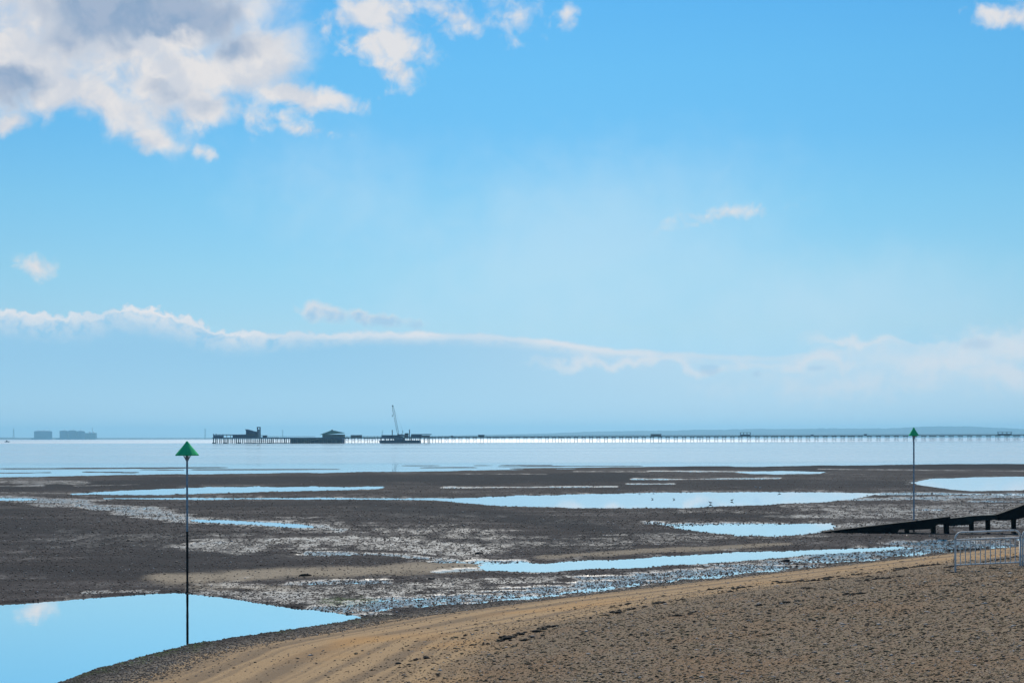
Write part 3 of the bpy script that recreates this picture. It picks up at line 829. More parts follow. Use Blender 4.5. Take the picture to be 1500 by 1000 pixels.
# hall with green hipped roof
s = mpx(483)
o = on_pier('green_roofed_hall', 484, 'green hall with hipped roof on the pier head landing', 'hall', z=5.7)
mb = MB(); mb.box(-13 * s, 17 * s, 0, 20, 0, 4.6 * s); mb.build('wall', M['green_wall'], o)
mb = MB()
ez, rz_ = 4.4 * s, 10.6 * s
V_ = [(-17 * s, -1.4, ez - .2), (17.6 * s, -1.4, ez + 1.6), (17.6 * s, 21.4, ez + 1.6), (-17 * s, 21.4, ez - .2), (-1.2 * s, 8, rz_), (4 * s, 12, rz_ - .4)]
mb.add(V_, [(0, 1, 4), (1, 5, 4), (1, 2, 5), (2, 3, 5), (3, 4, 5), (3, 0, 4), (0, 3, 2, 1)]); mb.build('roof', M['green_roof'], o)
mb = MB(); mb.box(-1.0 * s, 1.0 * s, 7, 9.4, rz_ - .6, rz_ + .7); mb.build('ridge_vent', M['green_wall'], o)
for a in (-11, -7, -3, 1, 5, 9, 13):
    mb = MB(); mb.box(a * s, (a + 2.4) * s, -.1, -.01, 1.0, 2.6); mb.build('window', M['glass'], o)

# train and huts on the pier
def hut(px, w, h, label, m, name='pier_hut', roof=True, group=None, legs=False):
    s_ = mpx(px)
    o = on_pier(name, px, label, 'shelter' if legs else 'hut', group, dy=-.5)
    if legs:
        for a in np.linspace(-w / 2 + .3, w / 2 - .3, 4):
            for yy in (0, 2.2):
                mb = MB(); mb.box(a * s_ - .16, a * s_ + .16, yy, yy + .3, .06, h * s_); mb.build('post', m, o)
        mb = MB(); mb.box(-w / 2 * s_ + .2, w / 2 * s_ - .2, 1.2, 1.4, .06, h * .42 * s_); mb.build('bench_back', m, o)
    else:
        mb = MB(); mb.box(-w / 2 * s_, w / 2 * s_, 0, 2.4, .06, h * s_); mb.build('wall', m, o)
        mb = MB()
        for a in np.arange(-w / 2 + .8, w / 2 - 1.2, 2.1): mb.box(a * s_, (a + 1.2) * s_, -.06, -.01, h * s_ * .45, h * s_ * .8)
        mb.build('window', M['glass'], o)
    mb = MB(); mb.prism([(-w / 2 * s_ - .35, h * s_ + .02), (w / 2 * s_ + .35, h * s_ + .02), (w / 2 * s_ + .2, h * s_ + .4), (-w / 2 * s_ - .2, h * s_ + .4)], -.4, 2.9)
    mb.build('roof', M['navy'] if roof else m, o)
    return o


hut(522, 16, 2.6, 'long pale railway shed on the pier deck right of the green hall', M['pale_hut'], 'railway_shed')
hut(705, 9, 2.3, 'small dark hut on the pier deck right of the crane barge', M['navy'])
hut(662, 3, 1.2, 'tiny dark box on the pier deck between the crane barge and the dark hut', M['navy'], 'deck_box')
hut(961, 15, 2.6, 'low pale shelter halfway along the pier below the far hills', M['pale_hut'], 'pier_shelter')
hut(1092, 15, 4.6, 'open pier shelter on thin posts left of the far beacon', M['navy'], 'pier_shelter', legs=True)
hut(1472, 20, 4.0, 'open pier shelter on posts near the right edge of the photo', M['navy'], 'pier_shelter', legs=True)
hut(1268, 3.4, 1.5, 'little dark cabin on the pier deck just left of the far beacon', M['navy'], 'deck_cabin')
hut(1190, 3, 1.0, 'small flat box on the pier between the posted shelter and the little dark cabin', M['navy'], 'deck_box')


# ------------------------------------------------------------------ crane barge
def barge():
    Yb = 1385.0; sc_ = Yb / F
    x0 = (585 - 750) / F * Yb
    X_ = lambda px: (px - 585) * sc_
    Z_ = lambda px, py: HC + (HZ - ROLL * (px - 750) - py) * sc_
    o = thing('jack_up_barge', (x0, Yb, 0), 'dark jack up work barge moored against the pier under the crane', 'barge')
    mb = MB(); mb.prism([(X_(557.5), 1.0), (X_(557.5), 2.6), (X_(561), 2.9), (X_(615.5), 2.9), (X_(616), .0), (X_(614), -.6), (X_(560), -.6)], -14, 4)
    mb.build('hull', M['hull'], o)
    mb = MB(); mb.box(X_(560.5), X_(586), -12, 2, Z_(570, 640.4), Z_(570, 637.0)); mb.build('deck_house', M['dark_steel'], o)
    mb = MB(); mb.box(X_(559), X_(593), -12.5, 3, Z_(570, 642), Z_(570, 640.6)); mb.build('raised_deck', M['dark_steel'], o)
    for px in (560, 566, 572, 579.5):
        mb = MB(); mb.box(X_(px) - .5, X_(px) + .5, -12.4, -11.4, 2.91, Z_(570, 642.02)); mb.build('leg_frame', M['dark_steel'], o)
    mb = MB(); mb.box(X_(580), X_(593), -13.2, 3.2, 2.92, Z_(585, 642.1)); mb.build('engine_block', M['hull'], o)
    for px, top in ((576.3, 629.5), (601.3, 629.0)):
        mb = MB(); mb.tube([(X_(px), -13.2, -1.2), (X_(px), -13.2, Z_(px, top))], .42, 8); mb.build('spud_leg', M['dark_steel'], o)
    mb = MB(); mb.box(X_(603), X_(618), -11, 1, Z_(610, 641), Z_(610, 636.8)); mb.build('workshop', M['dark_steel'], o)
    mb = MB(); mb.box(X_(603.5), X_(632), -11.8, 1.8, Z_(610, 636.7), Z_(610, 635.5)); mb.build('awning', M['navy'], o)
    mb = MB(); mb.box(X_(618.2), X_(630), -10, .6, Z_(610, 640.6), Z_(610, 637.4)); mb.build('site_cabin', M['cabin'], o)
    for px in (604, 610, 616): 
        mb = MB(); mb.box(X_(px) - .4, X_(px) + .4, -10.6, -9.8, 2.91, Z_(610, 641.02)); mb.build('leg_frame', M['redbox'], o)
    for px in (622, 629):
        mb = MB(); mb.tube([(X_(px), -9, -1.2), (X_(px), -9, Z_(px, 640.62))], .4, 8); mb.build('support_pile', M['pile'], o)
    top = Z_(585, 640.6)
    # crane on the barge
    c = thing('crawler_crane', (x0 + X_(587), Yb - 7, top), 'lattice boom crane standing on the work barge with its boom raised steeply', 'crane')
    for b in (-1.7, 1.7):
        mb = MB(); mb.prism([(-2.6, .3), (-2.2, 0), (2.2, 0), (2.6, .3), (2.6, .8), (2.2, 1.1), (-2.2, 1.1), (-2.6, .8)], b - .45, b + .45); mb.build('track', M['dark_steel'], c)
    mb = MB(); mb.box(-1.5, 2.9, -1.6, 1.6, 1.25, 3.2); mb.build('engine_house', M['crane'], c)
    mb = MB(); mb.box(-2.7, -1.55, -1.5, -.2, 1.25, 3.5); w_ = mb.build('cab', M['crane'], c)
    mb = MB(); mb.box(-2.4, -1.8, -1.56, -1.51, 2.2, 3.2); mb.build('cab_window', M['glass'], w_)
    mb = MB(); mb.box(2.95, 3.8, -1.4, 1.4, 1.0, 2.7); mb.build('counterweight', M['dark_steel'], c)
    mb = MB(); mb.box(-.9, .9, -.65, .65, .7, 1.22); mb.build('slew_ring', M['dark_steel'], c)
    foot = Vector((-1.6, 0, 1.6)); tip = Vector((X_(576.2) - X_(587), 0, Z_(576, 594.5) - top))
    d = (tip - foot); L_ = d.length; d.normalize(); side = Vector((0, 1, 0)); nn = d.cross(side).normalized()
    mb = MB(); N = 16
    def corner(f, a, b):
        w = .75 * min(1, .35 + f * 6, .35 + (1 - f) * 6); return foot + d * L_ * f + side * w * a + nn * w * b
    for a in (-1, 1):
        for b in (-1, 1):
            for i in range(N): mb.bar(corner(i / N, a, b), corner((i + 1) / N, a, b), .2, .2)
    for i in range(N):
        f0, f1 = i / N, (i + 1) / N
        for a in (-1, 1): mb.bar(corner(f0, a, -1), corner(f1, a, 1), .12, .12); mb.bar(corner(f0, -1, a), corner(f1, 1, a), .12, .12)
    mb.build('boom', M['crane'], c)
    mb = MB(); mb.tube([tip + Vector((0, -.4, 0)), tip + Vector((0, .4, 0))], .7, 10); mb.build('boom_sheave', M['dark_steel'], c)
    mast = Vector((2.6, 0, 7.2))
    mb = MB(); mb.bar((1.6, -.7, 3.2), mast, .25, .25); mb.bar((1.6, .7, 3.2), mast, .25, .25); mb.bar((2.8, 0, 3.2), mast, .2, .2); mb.build('gantry', M['crane'], c)
    mb = MB(); mb.tube([mast, tip], .04, 5); mb.tube([tip + Vector((-.3, 0, 0)), tip + Vector((-.3, 0, -9))], .04, 5); mb.build('hoist_rope', M['dark_steel'], c)
    mb = MB(); mb.lathe([(0, -1.1), (.28, -1), (.4, -.4), (.4, .2), (.2, .5), (0, .5)], 8, tip + Vector((-.3, 0, -9.4))); mb.build('hook_block', M['dark_steel'], c)
    k_ = thing('cargo_container', (x0 + X_(596), Yb - 7, Z_(595, 640.4)), 'small faded dark red container on the barge right of the crane', 'container')
    mb = MB(); mb.box(-3.0 * sc_, 3.0 * sc_, 0, 2.4, .15, 4.6 * sc_); mb.build('body', M['redbox'], k_)
    mb = MB()
    for i in range(9): x = (-2.7 + i * .66) * sc_; mb.box(x, x + .12, -.08, -.003, .3, 4.4 * sc_)
    mb.build('ribbing', M['redbox'], k_)
    mb = MB(); mb.box(-2.4 * sc_, 3.1 * sc_, .2, 2.6, 4.62 * sc_, 6.2 * sc_); mb.build('plant_cover', M['hull'], k_)
    mb = MB(); mb.box(X_(592.8) - X_(596), X_(604) - X_(596), -4, 6, -.5, .13); mb.build('skid_deck', M['dark_steel'], k_)


barge()


# ------------------------------------------------------------------ far shore, hills, works, masts, boat
def ridge(name, pts, Y_, depth, seed):
    """a long hill: crest line from photo positions, with its own front and back slope"""
    xs_ = np.linspace(pts[0][0], pts[-1][0], 700)
    zs = np.interp(xs_, [p[0] for p in pts], [p[1] for p in pts])
    crest = []
    for i, (a, b) in enumerate(zip(xs_, zs)):
        v = at(a, b, Y_); crest.append((v.x, max(v.z, .6)))
    n = fbm(xs_ / 7, xs_ * 0 + seed, 3, 4); n2 = fbm(xs_ / 1.6, xs_ * 0 + seed, 5, 3)
    rows = []
    prof = [(-.5, 0), (-.42, .25), (-.25, .62), (0, 1), (.25, .75), (.5, 0)]
    vs = []
    for j, (dy, f) in enumerate(prof):
        for i, (x, z) in enumerate(crest):
            zz = -.5 + (z + .5 + (n[i] * .10 + n2[i] * .06) * z) * f
            vs.append((x * (1 + dy * depth / Y_), Y_ + dy * depth, zz))
    N = len(crest); fs = [(j * N + i, j * N + i + 1, (j + 1) * N + i + 1, (j + 1) * N + i) for j in range(len(prof) - 1) for i in range(N - 1)]
    mb = MB(); mb.add(vs, fs, True)
    return tag(mb.build(name, M['land']), kind='structure')


ridge('far_hills', [(560, 640.6), (640, 638.5), (740, 636), (800, 634.5), (850, 632.4), (905, 631), (985, 630.4), (1025, 628.6), (1060, 629.2), (1100, 627.6), (1140, 628.2), (1200, 627.2),
                    (1300, 627.4), (1345, 625.0), (1415, 623.8), (1460, 626), (1500, 628), (1600, 626), (1900, 628)], 12800, 2400, 3)
ridge('far_shore', [(-700, 640.5), (-200, 640.2), (0, 640.3), (12, 640.5), (30, 640.8), (60, 640.9), (140, 641.2), (320, 641.0), (640, 640.6), (900, 640.3)], 9200, 900, 9)


def block(px0, px1, py, n, label, group=None):
    Y_ = 8600.0; a = at(px0, py, Y_); b = at(px1, py, Y_)
    o = thing('storage_block', ((a.x + b.x) / 2, Y_, 0), label, 'storage tank', group)
    w = (b.x - a.x); Ht = a.z
    if n == 1:
        mb = MB(); r = w / 2
        mb.lathe([(r, 0), (r, Ht * .86), (r * 1.015, Ht * .87), (r * 1.015, Ht * .90), (r * .8, Ht * .955), (r * .45, Ht * .99), (0, Ht)], 32); mb.build('tank_shell', M['tank'], o)
    else:
        for i in range(n):
            mb = MB(); r = w / n / 2 * .99; c = (-w / 2 + (i + .5) * w / n, i * 6.0, 0); H2 = Ht * (1, 1.03, .97)[i % 3]
            mb.lathe([(r, 0), (r, H2 * .9), (r * 1.01, H2 * .91), (r * .8, H2 * .965), (r * .45, H2 * .99), (0, H2)], 32, c); mb.build('tank_shell', M['tank'], o)
    mb = MB(); mb.box(-w / 2, w / 2, -w * .5 - 6, -w * .5 - 2, 0, 9); mb.build('bund_wall', M['tank'], o)
    mb = MB()
    for q_ in (-.3, .05, .36): mb.bar((w * q_, 0, Ht * .9), (w * q_, 0, Ht * 1.14), 1.2, 1.2)
    mb.build('vent_mast', M['mast'], o)
    return o


block(50.5, 76, 630.4, 1, 'hazy blue storage tank, leftmost and smaller block on the far left shore')
block(87.5, 123.5, 630.2, 3, 'wide hazy blue row of joined storage tanks beside the white domes')
Y_ = 8500.0; a = at(124, 634, Y_); b = at(139, 634, Y_)
o = thing('domed_works', ((a.x + b.x) / 2, Y_, 0), 'low hazy works with two bright white domes on the far shore', 'works')
w = b.x - a.x
mb = MB(); mb.box(-w / 2, w / 2, 0, 40, 0, a.z); mb.box(-w * .42, -w * .1, -8, -.1, 0, a.z * .6); mb.build('wall', M['mast'], o)
for px in (131, 136.4):
    v = at(px, 0, Y_); c = (v.x - (a.x + b.x) / 2, 8, a.z)
    r = 6.8
    mb = MB(); mb.lathe([(r, 0), (r, 2.5)] + [(r * math.cos(q_), 2.5 + r * math.sin(q_)) for q_ in np.linspace(.1, math.pi / 2, 8)], 20, c); mb.build('dome', M['dome'], o)
mb = MB(); v = at(133.8, 0, Y_).x - (a.x + b.x) / 2; mb.bar((v, 20, a.z), (v, 20, a.z + 34), 2, 2); mb.build('flue', M['mast'], o)


def mast(px, top, label):
    Y_ = 8900.0; v = at(px, top, Y_)
    o = thing('lattice_mast', (v.x, Y_, 0), label, 'mast')
    Ht = v.z; mb = MB()
    for i in range(10):
        f0, f1 = i / 10, (i + 1) / 10
        for sx in (-1, 1):
            for sy in (-1, 1):
                w0, w1 = 4.0 * (1 - f0) + .5, 4.0 * (1 - f1) + .5
                mb.bar((sx * w0, sy * w0, Ht * f0), (sx * w1, sy * w1, Ht * f1), .8, .8)
        w0, w1 = 4.0 * (1 - f0) + .5, 4.0 * (1 - f1) + .5
        mb.bar((-w0, -w0, Ht * f0), (w1, -w1, Ht * f1), .5, .5); mb.bar((w0, w0, Ht * f0), (-w1, w1, Ht * f1), .5, .5)
    mb.build('lattice', M['mast'], o)
    mb = MB()
    for f in (.72, .84, .95): mb.bar((-7, 0, Ht * f), (7, 0, Ht * f), .9, .9)
    mb.build('cross_arm', M['mast'], o)


mast(20, 627, 'thin faint lattice mast on the shore left of the storage tanks')
mast(300.5, 627.5, 'thin faint lattice mast just left of the pier head')
mast(414, 629, 'thin faint lattice mast between the tower and the green hall')
mast(560, 630, 'thin faint lattice mast left of the barge crane')

# small moored boat far left
v = at(10, 646.3, 2150)
o = thing('motor_boat', (v.x, 2150, 0), 'tiny dark motor boat on the bright water at the far left', 'boat')
mb = MB()
st = [(-3.2, 1.1, 1.0), (-1, 1.3, 1.0), (1.5, 1.15, 1.1), (3.0, .6, 1.3), (3.9, .06, 1.5)]
vs = []
for x, w, h_ in st: vs += [(x, -w, h_), (x, -w * .7, -.2), (x, w * .7, -.2), (x, w, h_)]
fs = [(i * 4 + k_, i * 4 + (k_ + 1) % 4, (i + 1) * 4 + (k_ + 1) % 4, (i + 1) * 4 + k_) for i in range(4) for k_ in range(4)] + [(0, 1, 2, 3), (16, 19, 18, 17)]
mb.add(vs, fs); mb.build('hull', M['boat'], o)
mb = MB(); mb.prism([(-1.2, 1.0), (-1.2, 2.6), (.4, 2.6), (1.2, 1.1)], -.8, .8); mb.build('wheelhouse', M['boat'], o)


# ------------------------------------------------------------------ birds
def bird_mesh(name, m, kind):
    mb = MB(); n = 8
    # body along x: tail to breast, then neck, head and bill
    path = [(-.20, .0, .165, .006), (-.15, 0, .17, .022), (-.08, 0, .172, .046), (0, 0, .172, .060), (.06, 0, .18, .055), (.10, 0, .205, .034), (.125, 0, .235, .024), (.145, 0, .258, .028), (.168, 0, .262, .020), (.185, 0, .258, .008), (.225, 0, .250, .003)]
    mb.tube([p_[:3] for p_ in path], [p_[3] for p_ in path], n)
    for b in (-.022, .022):
        mb.tube([(.0, b, .13), (.012, b, .07), (.0, b, .0), (.03, b, -.004)], [.009, .005, .005, .004], 5)
    for b in (-1, 1):
        mb.add([(.06, b * .05, .185), (-.04, b * .066, .19), (-.19, b * .03, .178), (-.04, b * .060, .15), (.05, b * .052, .16)], [(0, 1, 2, 3, 4)])
    return mb


birds = [(1040.5, 736.5, 1.15, 'd', 'larger dark bird wading in the long pool, nearest its lower edge'), (1072, 732.6, 1.1, 'd', 'dark bird wading right of the larger one in the long pool'),
         (955.5, 730, .8, 'd', 'small dark bird alone toward the left of the wading birds'), (987, 730.3, .85, 'd', 'small dark bird between the lone left one and the two larger ones'),
         (1141.5, 720.5, 1.2, 'd', 'dark bird standing on the far rim of the long pool'), (1270, 727, .8, 'd', 'small dark bird at the bright right end of the long pool'),
         (1107, 714.6, .9, 'p', 'pale bird on dark mud beyond the long pool, left one of a close pair'), (1113, 716, .9, 'p', 'pale bird on dark mud beyond the long pool, right one of a close pair'),
         (957, 719.5, .9, 'p', 'pale bird on the mud just above the lone dark wader'), (936.5, 721, .8, 'p', 'pale bird at the pool edge, second of the pale birds from the left'),
         (906, 718.8, .8, 'p', 'pale bird on the mud, leftmost of the pale birds')]
proto = {}
for px, py, sc_, c, lb in birds:
    x, y = ground(px, py + 1); z = max(zat(x, y), -.05)
    if c not in proto:
        proto[c] = bird_mesh('wading_bird', None, c).build('wading_bird', M['bird_dark'] if c == 'd' else M['bird_pale']); b = proto[c]
    else:
        b = proto[c].copy(); col.objects.link(b)
    b.location = (x, y, z); b.scale = (.72 * sc_,) * 3
    b.rotation_euler = (0, 0, random.choice((0, math.pi)) + random.uniform(-.6, .6))
    tag(b, lb, 'bird', 'wading birds at the long pool')

# ------------------------------------------------------------------ driftwood and rocks
p = hit(446, 843.5)
o = MB(); pts = [(-.20, 0, .03), (-.12, .02, .04), (0, 0, .05), (.12, .03, .045), (.24, .05, .03)]
o.tube(pts, [.02, .04, .045, .038, .02], 9); o.tube([(.08, 0, .06), (.12, -.04, .11)], [.02, .01], 7)
ob = o.build('driftwood_log', M['log']); ob.location = p; tag(ob, 'short black driftwood log lying on the pale sand patch', 'log')


def rock(px, py, r, label):
    p = hit(px, py); bm = bmesh.new(); bmesh.ops.create_icosphere(bm, subdivisions=3, radius=r)
    for v in bm.verts:
        q_ = v.co.normalized(); f = .78 + .5 * (float(vnoise(np.array(q_.x * 2 + px), np.array(q_.y * 2 + q_.z * 1.7 + py), 3)))
        v.co *= f; v.co.z *= .55; v.co.x *= 1.35
    me = bpy.data.meshes.new('rock'); bm.to_mesh(me); bm.free(); me.materials.append(M['rock'])
    ob = bpy.data.objects.new('rock', me); col.objects.link(ob); ob.location = p + Vector((0, 0, r * .2)); tag(ob, label, 'rock', 'dark rocks on the flats')


rock(701, 811, .13, 'dark rock on the mud above the left end of the long wet channel')
rock(875, 806, .085, 'small dark rock on grey mud, farthest right of the rocks')
rock(632, 848, .10, 'dark rock on the pebbly mud just below the pale sand')
rock(1150, 822, .14, 'dark rock in the bright wet pebbles beside the beach, left of the jetty tip')


# ------------------------------------------------------------------ sky
def sky_world():
    w = bpy.data.worlds.new('World'); scene.world = w; w.use_nodes = True
    t = NT(w.node_tree); bg = t.n['Background']
    sky = t.add('ShaderNodeTexSky', sky_type='NISHITA', sun_disc=False)
    sky.sun_elevation = R(SUN_EL); sky.sun_rotation = R(SUN_AZ)
    sky.air_density = 1; sky.dust_density = .6; sky.ozone_density = 1.5
    d = t.add('ShaderNodeTexCoord').outputs['Generated']
    sp = t.add('ShaderNodeSeparateXYZ'); t.l.new(d, sp.inputs[0]); x, y, z = sp.outputs
    hyp = t.m('SQRT', t.m('ADD', t.m('MULTIPLY', x, x), t.m('MULTIPLY', y, y)))
    el = t.m('DIVIDE', z, hyp)
    # grade of the clear air with height
    tgt = [(0, (212, 236, 247)), (40, (208, 235, 247)), (80, (195, 231, 247)), (160, (186, 230, 247)), (240, (168, 226, 250)), (340, (146, 217, 252)), (440, (124, 206, 253)), (540, (116, 202, 253)), (641, (106, 195, 252))]
    nis = {0: (1.29, .98, .59), 40: (1.35, 1.13, .735), 80: (1.258, 1.178, .865), 160: (1.03, 1.116, 1.02), 240: (.867, 1.012, 1.066), 340: (.745, .90, 1.055), 440: (.675, .826, 1.023), 540: (.642, .776, .99), 641: (.634, .752, .965)}
    rp = t.add('ShaderNodeValToRGB'); t.put(rp.inputs[0], t.m('MULTIPLY', el, F / 641.0))
    e = rp.color_ramp.elements
    while len(e) < len(tgt): e.new(.5)
    for q_, (dy, c) in zip(e, tgt):
        lin = srgb(*c); q_.position = dy / 641.0; q_.color = tuple(lin[i] / nis[dy][i] for i in range(3)) + (1,)
    base = t.mix(1.0, sky.outputs[0], rp.outputs[0], 'MULTIPLY')
    # cloud plane coordinates: photo-like hundred units per direction slope
    yy = t.m('MAXIMUM', y, .12)
    U = t.m('ADD', 7.5, t.m('MULTIPLY', t.m('DIVIDE', x, yy), F / 100)); V = t.m('SUBTRACT', HZ / 100, t.m('MULTIPLY', t.m('DIVIDE', z, yy), F / 100))
    cb = t.add('ShaderNodeCombineXYZ'); t.put(cb.inputs[0], U); t.put(cb.inputs[1], V); UV = cb.outputs[0]
    n1 = t.noise(UV, .8, 7, .55, .3); n2 = t.noise(UV, 2.2, 7, .54, .5); n3 = t.noise(UV, 1.3, 5, .55)
    sc1 = t.add('ShaderNodeSeparateColor'); t.l.new(n3.outputs[1], sc1.inputs[0])
    sc2 = t.add('ShaderNodeSeparateColor'); t.l.new(n2.outputs[1], sc2.inputs[0])
    Uw = t.m('ADD', U, t.m('ADD', t.m('MULTIPLY', t.m('SUBTRACT', sc1.outputs[0], .5), .9), t.m('MULTIPLY', t.m('SUBTRACT', sc2.outputs[0], .5), .35)))
    Vw = t.m('ADD', V, t.m('ADD', t.m('MULTIPLY', t.m('SUBTRACT', sc1.outputs[1], .5), .7), t.m('MULTIPLY', t.m('SUBTRACT', sc2.outputs[1], .5), .35)))

    def blobs(lst, Uc, Vc):
        out = None
        for cx, cy, rx, ry, rot, amp in lst:
            c, s_ = math.cos(R(rot)), math.sin(R(rot))
            a = t.m('SUBTRACT', Uc, cx); b = t.m('SUBTRACT', Vc, cy)
            p_ = t.m('ADD', t.m('MULTIPLY', a, c / rx), t.m('MULTIPLY', b, s_ / rx)); q_ = t.m('ADD', t.m('MULTIPLY', a, -s_ / ry), t.m('MULTIPLY', b, c / ry))
            v_ = t.m('MULTIPLY', t.m('SUBTRACT', 1, t.m('SQRT', t.m('ADD', t.m('MULTIPLY', p_, p_), t.m('MULTIPLY', q_, q_)))), amp)
            out = v_ if out is None else t.m('SMOOTH_MAX', out, v_, .12)
        return out
    big = [(1.7, .1, 2.7, 1.15, 4, 1.3), (.3, .9, 1.1, .9, 0, 1.0), (1.45, 1.45, 1.25, .5, 22, .9), (2.2, 1.95, .55, .3, 30, .8), (3.5, .9, 1.15, .75, -10, 1.0), (3.0, 1.55, .55, .35, 15, .85),
           (4.4, 1.45, .8, .22, 12, .8), (.1, 1.75, .4, .2, 0, .6), (2.5, 1.1, 1.2, .7, 0, 1.0), (.75, 1.3, .9, .5, 5, .95), (-1.5, .5, 2, 1.5, 0, 1), (2, -2, 4, 1.6, 0, 1)]
    mid = [(5.45, .2, .85, .42, 0, 1.1), (5.7, .65, .72, .45, 20, 1.05), (5.75, 1.05, .42, .3, 25, .95), (6.65, .2, .55, .26, 30, .7), (4.4, 1.9, .55, .12, 8, .62), (2.95, 2.23, .30, .12, 14, .75),
           (8.28, .28, .17, .24, 0, .6), (7.55, .25, .3, .35, -20, .42), (14.8, .25, .55, .22, 3, .9), (.55, 3.9, .30, .17, 0, .8), (10.6, 3.16, .75, .13, -9, .5), (3.7, 1.72, .3, .2, 30, .5),
           (7.1, .35, .3, .15, 20, .4), (4.95, 1.5, .5, .12, 10, .6), (4.2, 1.75, .35, .1, 15, .45)]
    low = [(4.75, 4.57, .42, .20, 12, .9), (5.55, 4.66, .60, .10, 8, .55)]
    fb = t.m('ADD', t.m('MULTIPLY', t.m('SUBTRACT', n1.outputs[0], .5), 1.4), t.m('MULTIPLY', t.m('SUBTRACT', n2.outputs[0], .5), 1.1))
    fs = t.m('ADD', t.m('MULTIPLY', t.m('SUBTRACT', n2.outputs[0], .5), 2.2), t.m('MULTIPLY', t.m('SUBTRACT', t.noise(UV, 6.0, 6, .55, .4).outputs[0], .5), .9))
    Db = t.m('ADD', t.m('MULTIPLY', blobs(big, Uw, Vw), 1.35), t.m('MULTIPLY', fb, .85)); Dm = t.m('ADD', blobs(mid, t.m('ADD', U, t.m('MULTIPLY', t.m('SUBTRACT', Uw, U), .45)), t.m('ADD', V, t.m('MULTIPLY', t.m('SUBTRACT', Vw, V), .4))), fs)
    Dl = t.m('ADD', blobs(low, t.m('ADD', U, t.m('MULTIPLY', t.m('SUBTRACT', Uw, U), .3)), t.m('ADD', V, t.m('MULTIPLY', t.m('SUBTRACT', Vw, V), .25))), t.m('MULTIPLY', fs, .7))
    # puffs inside the cloud: bright rims, grey thick parts
    puff = t.noise(cb.outputs[0], 1.15, 6, .55, .6).outputs[0]
    S = 10.0
    sc = lambda c: tuple(v_ * S for v_ in srgb(*c)[:3]) + (1,)
    cream = sc((230, 227, 227)); cream2 = sc((208, 212, 221)); grey = sc((163, 179, 203)); grey2 = sc((140, 165, 196))
    gm = blobs([(2.3, .15, 2.6, .85, 3, 1.2), (3.3, .65, .9, .4, 0, .7), (.15, 1.25, .75, .5, 10, 1.1), (1.0, .55, .9, .5, 0, .5), (2.6, 1.35, .7, .22, 20, .5), (4.0, 1.2, .8, .2, 0, .3)], Uw, Vw)
    lm = blobs([(2.6, .82, .75, .42, 0, 1.0), (3.6, 1.1, .5, .35, 0, .6), (3.9, .2, .5, .4, 0, .7), (.1, .55, .5, .5, 0, .6)], Uw, Vw)
    gv = t.m('ADD', t.m('SUBTRACT', gm, t.m('MULTIPLY', t.m('MAXIMUM', lm, 0), 1.1)), t.m('MULTIPLY', t.m('SUBTRACT', puff, .5), 1.5))
    thick2 = t.m('MULTIPLY', t.ss(-.05, .75, gv), t.ss(.2, .9, Db))
    folds = t.m('ADD', t.m('MULTIPLY', t.m('SUBTRACT', puff, .5), 3.0), t.m('MULTIPLY', t.m('SUBTRACT', n2.outputs[0], .5), 2.2))
    cc = t.mix(t.ss(-.45, .45, folds), cream2, cream)
    cc = t.mix(thick2, cc, t.mix(t.ss(-.35, .45, folds), grey2, grey))
    veilw = blobs([(8.6, 3.7, 4.2, 2.0, -8, 1), (12.0, 4.4, 4.0, 1.2, 0, .8), (5.2, 2.9, 2.5, 1.4, 15, .6)], Uw, Vw)
    base2 = t.mix(t.ss(-.1, 1.0, t.m('ADD', veilw, t.m('MULTIPLY', fb, .35)), 0, .42), base, sc((205, 228, 242)))
    c = t.mix(t.ss(-.25, .75, Db), base2, cc)
    cm = t.mix(t.ss(.30, .62, n2.outputs[0]), cream2, cream)
    c = t.mix(t.ss(-.15, .95, Dm, 0, .95), c, cm)
    # cloud bank low over the estuary
    fc = t.add('ShaderNodeFloatCurve'); cu = fc.mapping.curves[0]
    top = [(-3, 4.40), (0, 4.50), (.8, 4.56), (1.35, 4.57), (1.75, 4.46), (2.4, 4.54), (2.9, 4.68), (3.4, 4.80), (4.5, 4.86), (5.6, 4.86), (7, 4.88), (8, 4.96), (9, 5.10), (10, 5.15), (11.2, 5.20), (12.4, 5.12), (13, 4.95), (13.8, 5.02), (14.5, 4.90), (15.5, 4.92), (18, 4.9)]
    cv = lambda q_: ((q_[0] + 3) / 21, (q_[1] - 4) / 2)
    cu.points[0].location = cv(top[0]); cu.points[1].location = cv(top[-1])
    for q_ in top[1:-1]: cu.points.new(*cv(q_))
    for p_ in cu.points: p_.handle_type = 'AUTO'
    fc.mapping.update()
    t.put(fc.inputs['Value'], t.m('DIVIDE', t.m('ADD', U, 3), 21, clamp=True))
    yt = t.m('ADD', t.m('MULTIPLY', fc.outputs[0], 2), 4)
    bn = t.noise(UV, 2.2, 7, .62, .2).outputs[0]; bn2 = t.noise(UV, 5.5, 5, .6).outputs[0]
    lump = t.ss(7, 2.5, U, .25, 1.0)
    lumpR = t.ss(11.5, 13.5, U, 0, .9)
    sd = t.m('ADD', t.m('SUBTRACT', V, yt), t.m('MULTIPLY', t.m('ADD', t.m('MULTIPLY', t.m('SUBTRACT', bn, .5), .55), t.m('MULTIPLY', t.m('SUBTRACT', bn2, .5), .2)), t.m('MAXIMUM', lump, lumpR)))
    cover = t.ss(-.02, .055, sd)
    veil = t.mix(t.ss(5.0, 6.4, V), sc((152, 202, 233)), sc((172, 215, 238)))
    veil = t.mix(t.ss(4, 13, U), veil, sc((200, 224, 239)))
    vf = t.m('MULTIPLY', cover, t.m('MULTIPLY', t.ss(5.0, 6.6, V, 1.0, .35), t.ss(8, 13, U, .95, .62)))
    c = t.mix(vf, c, veil)
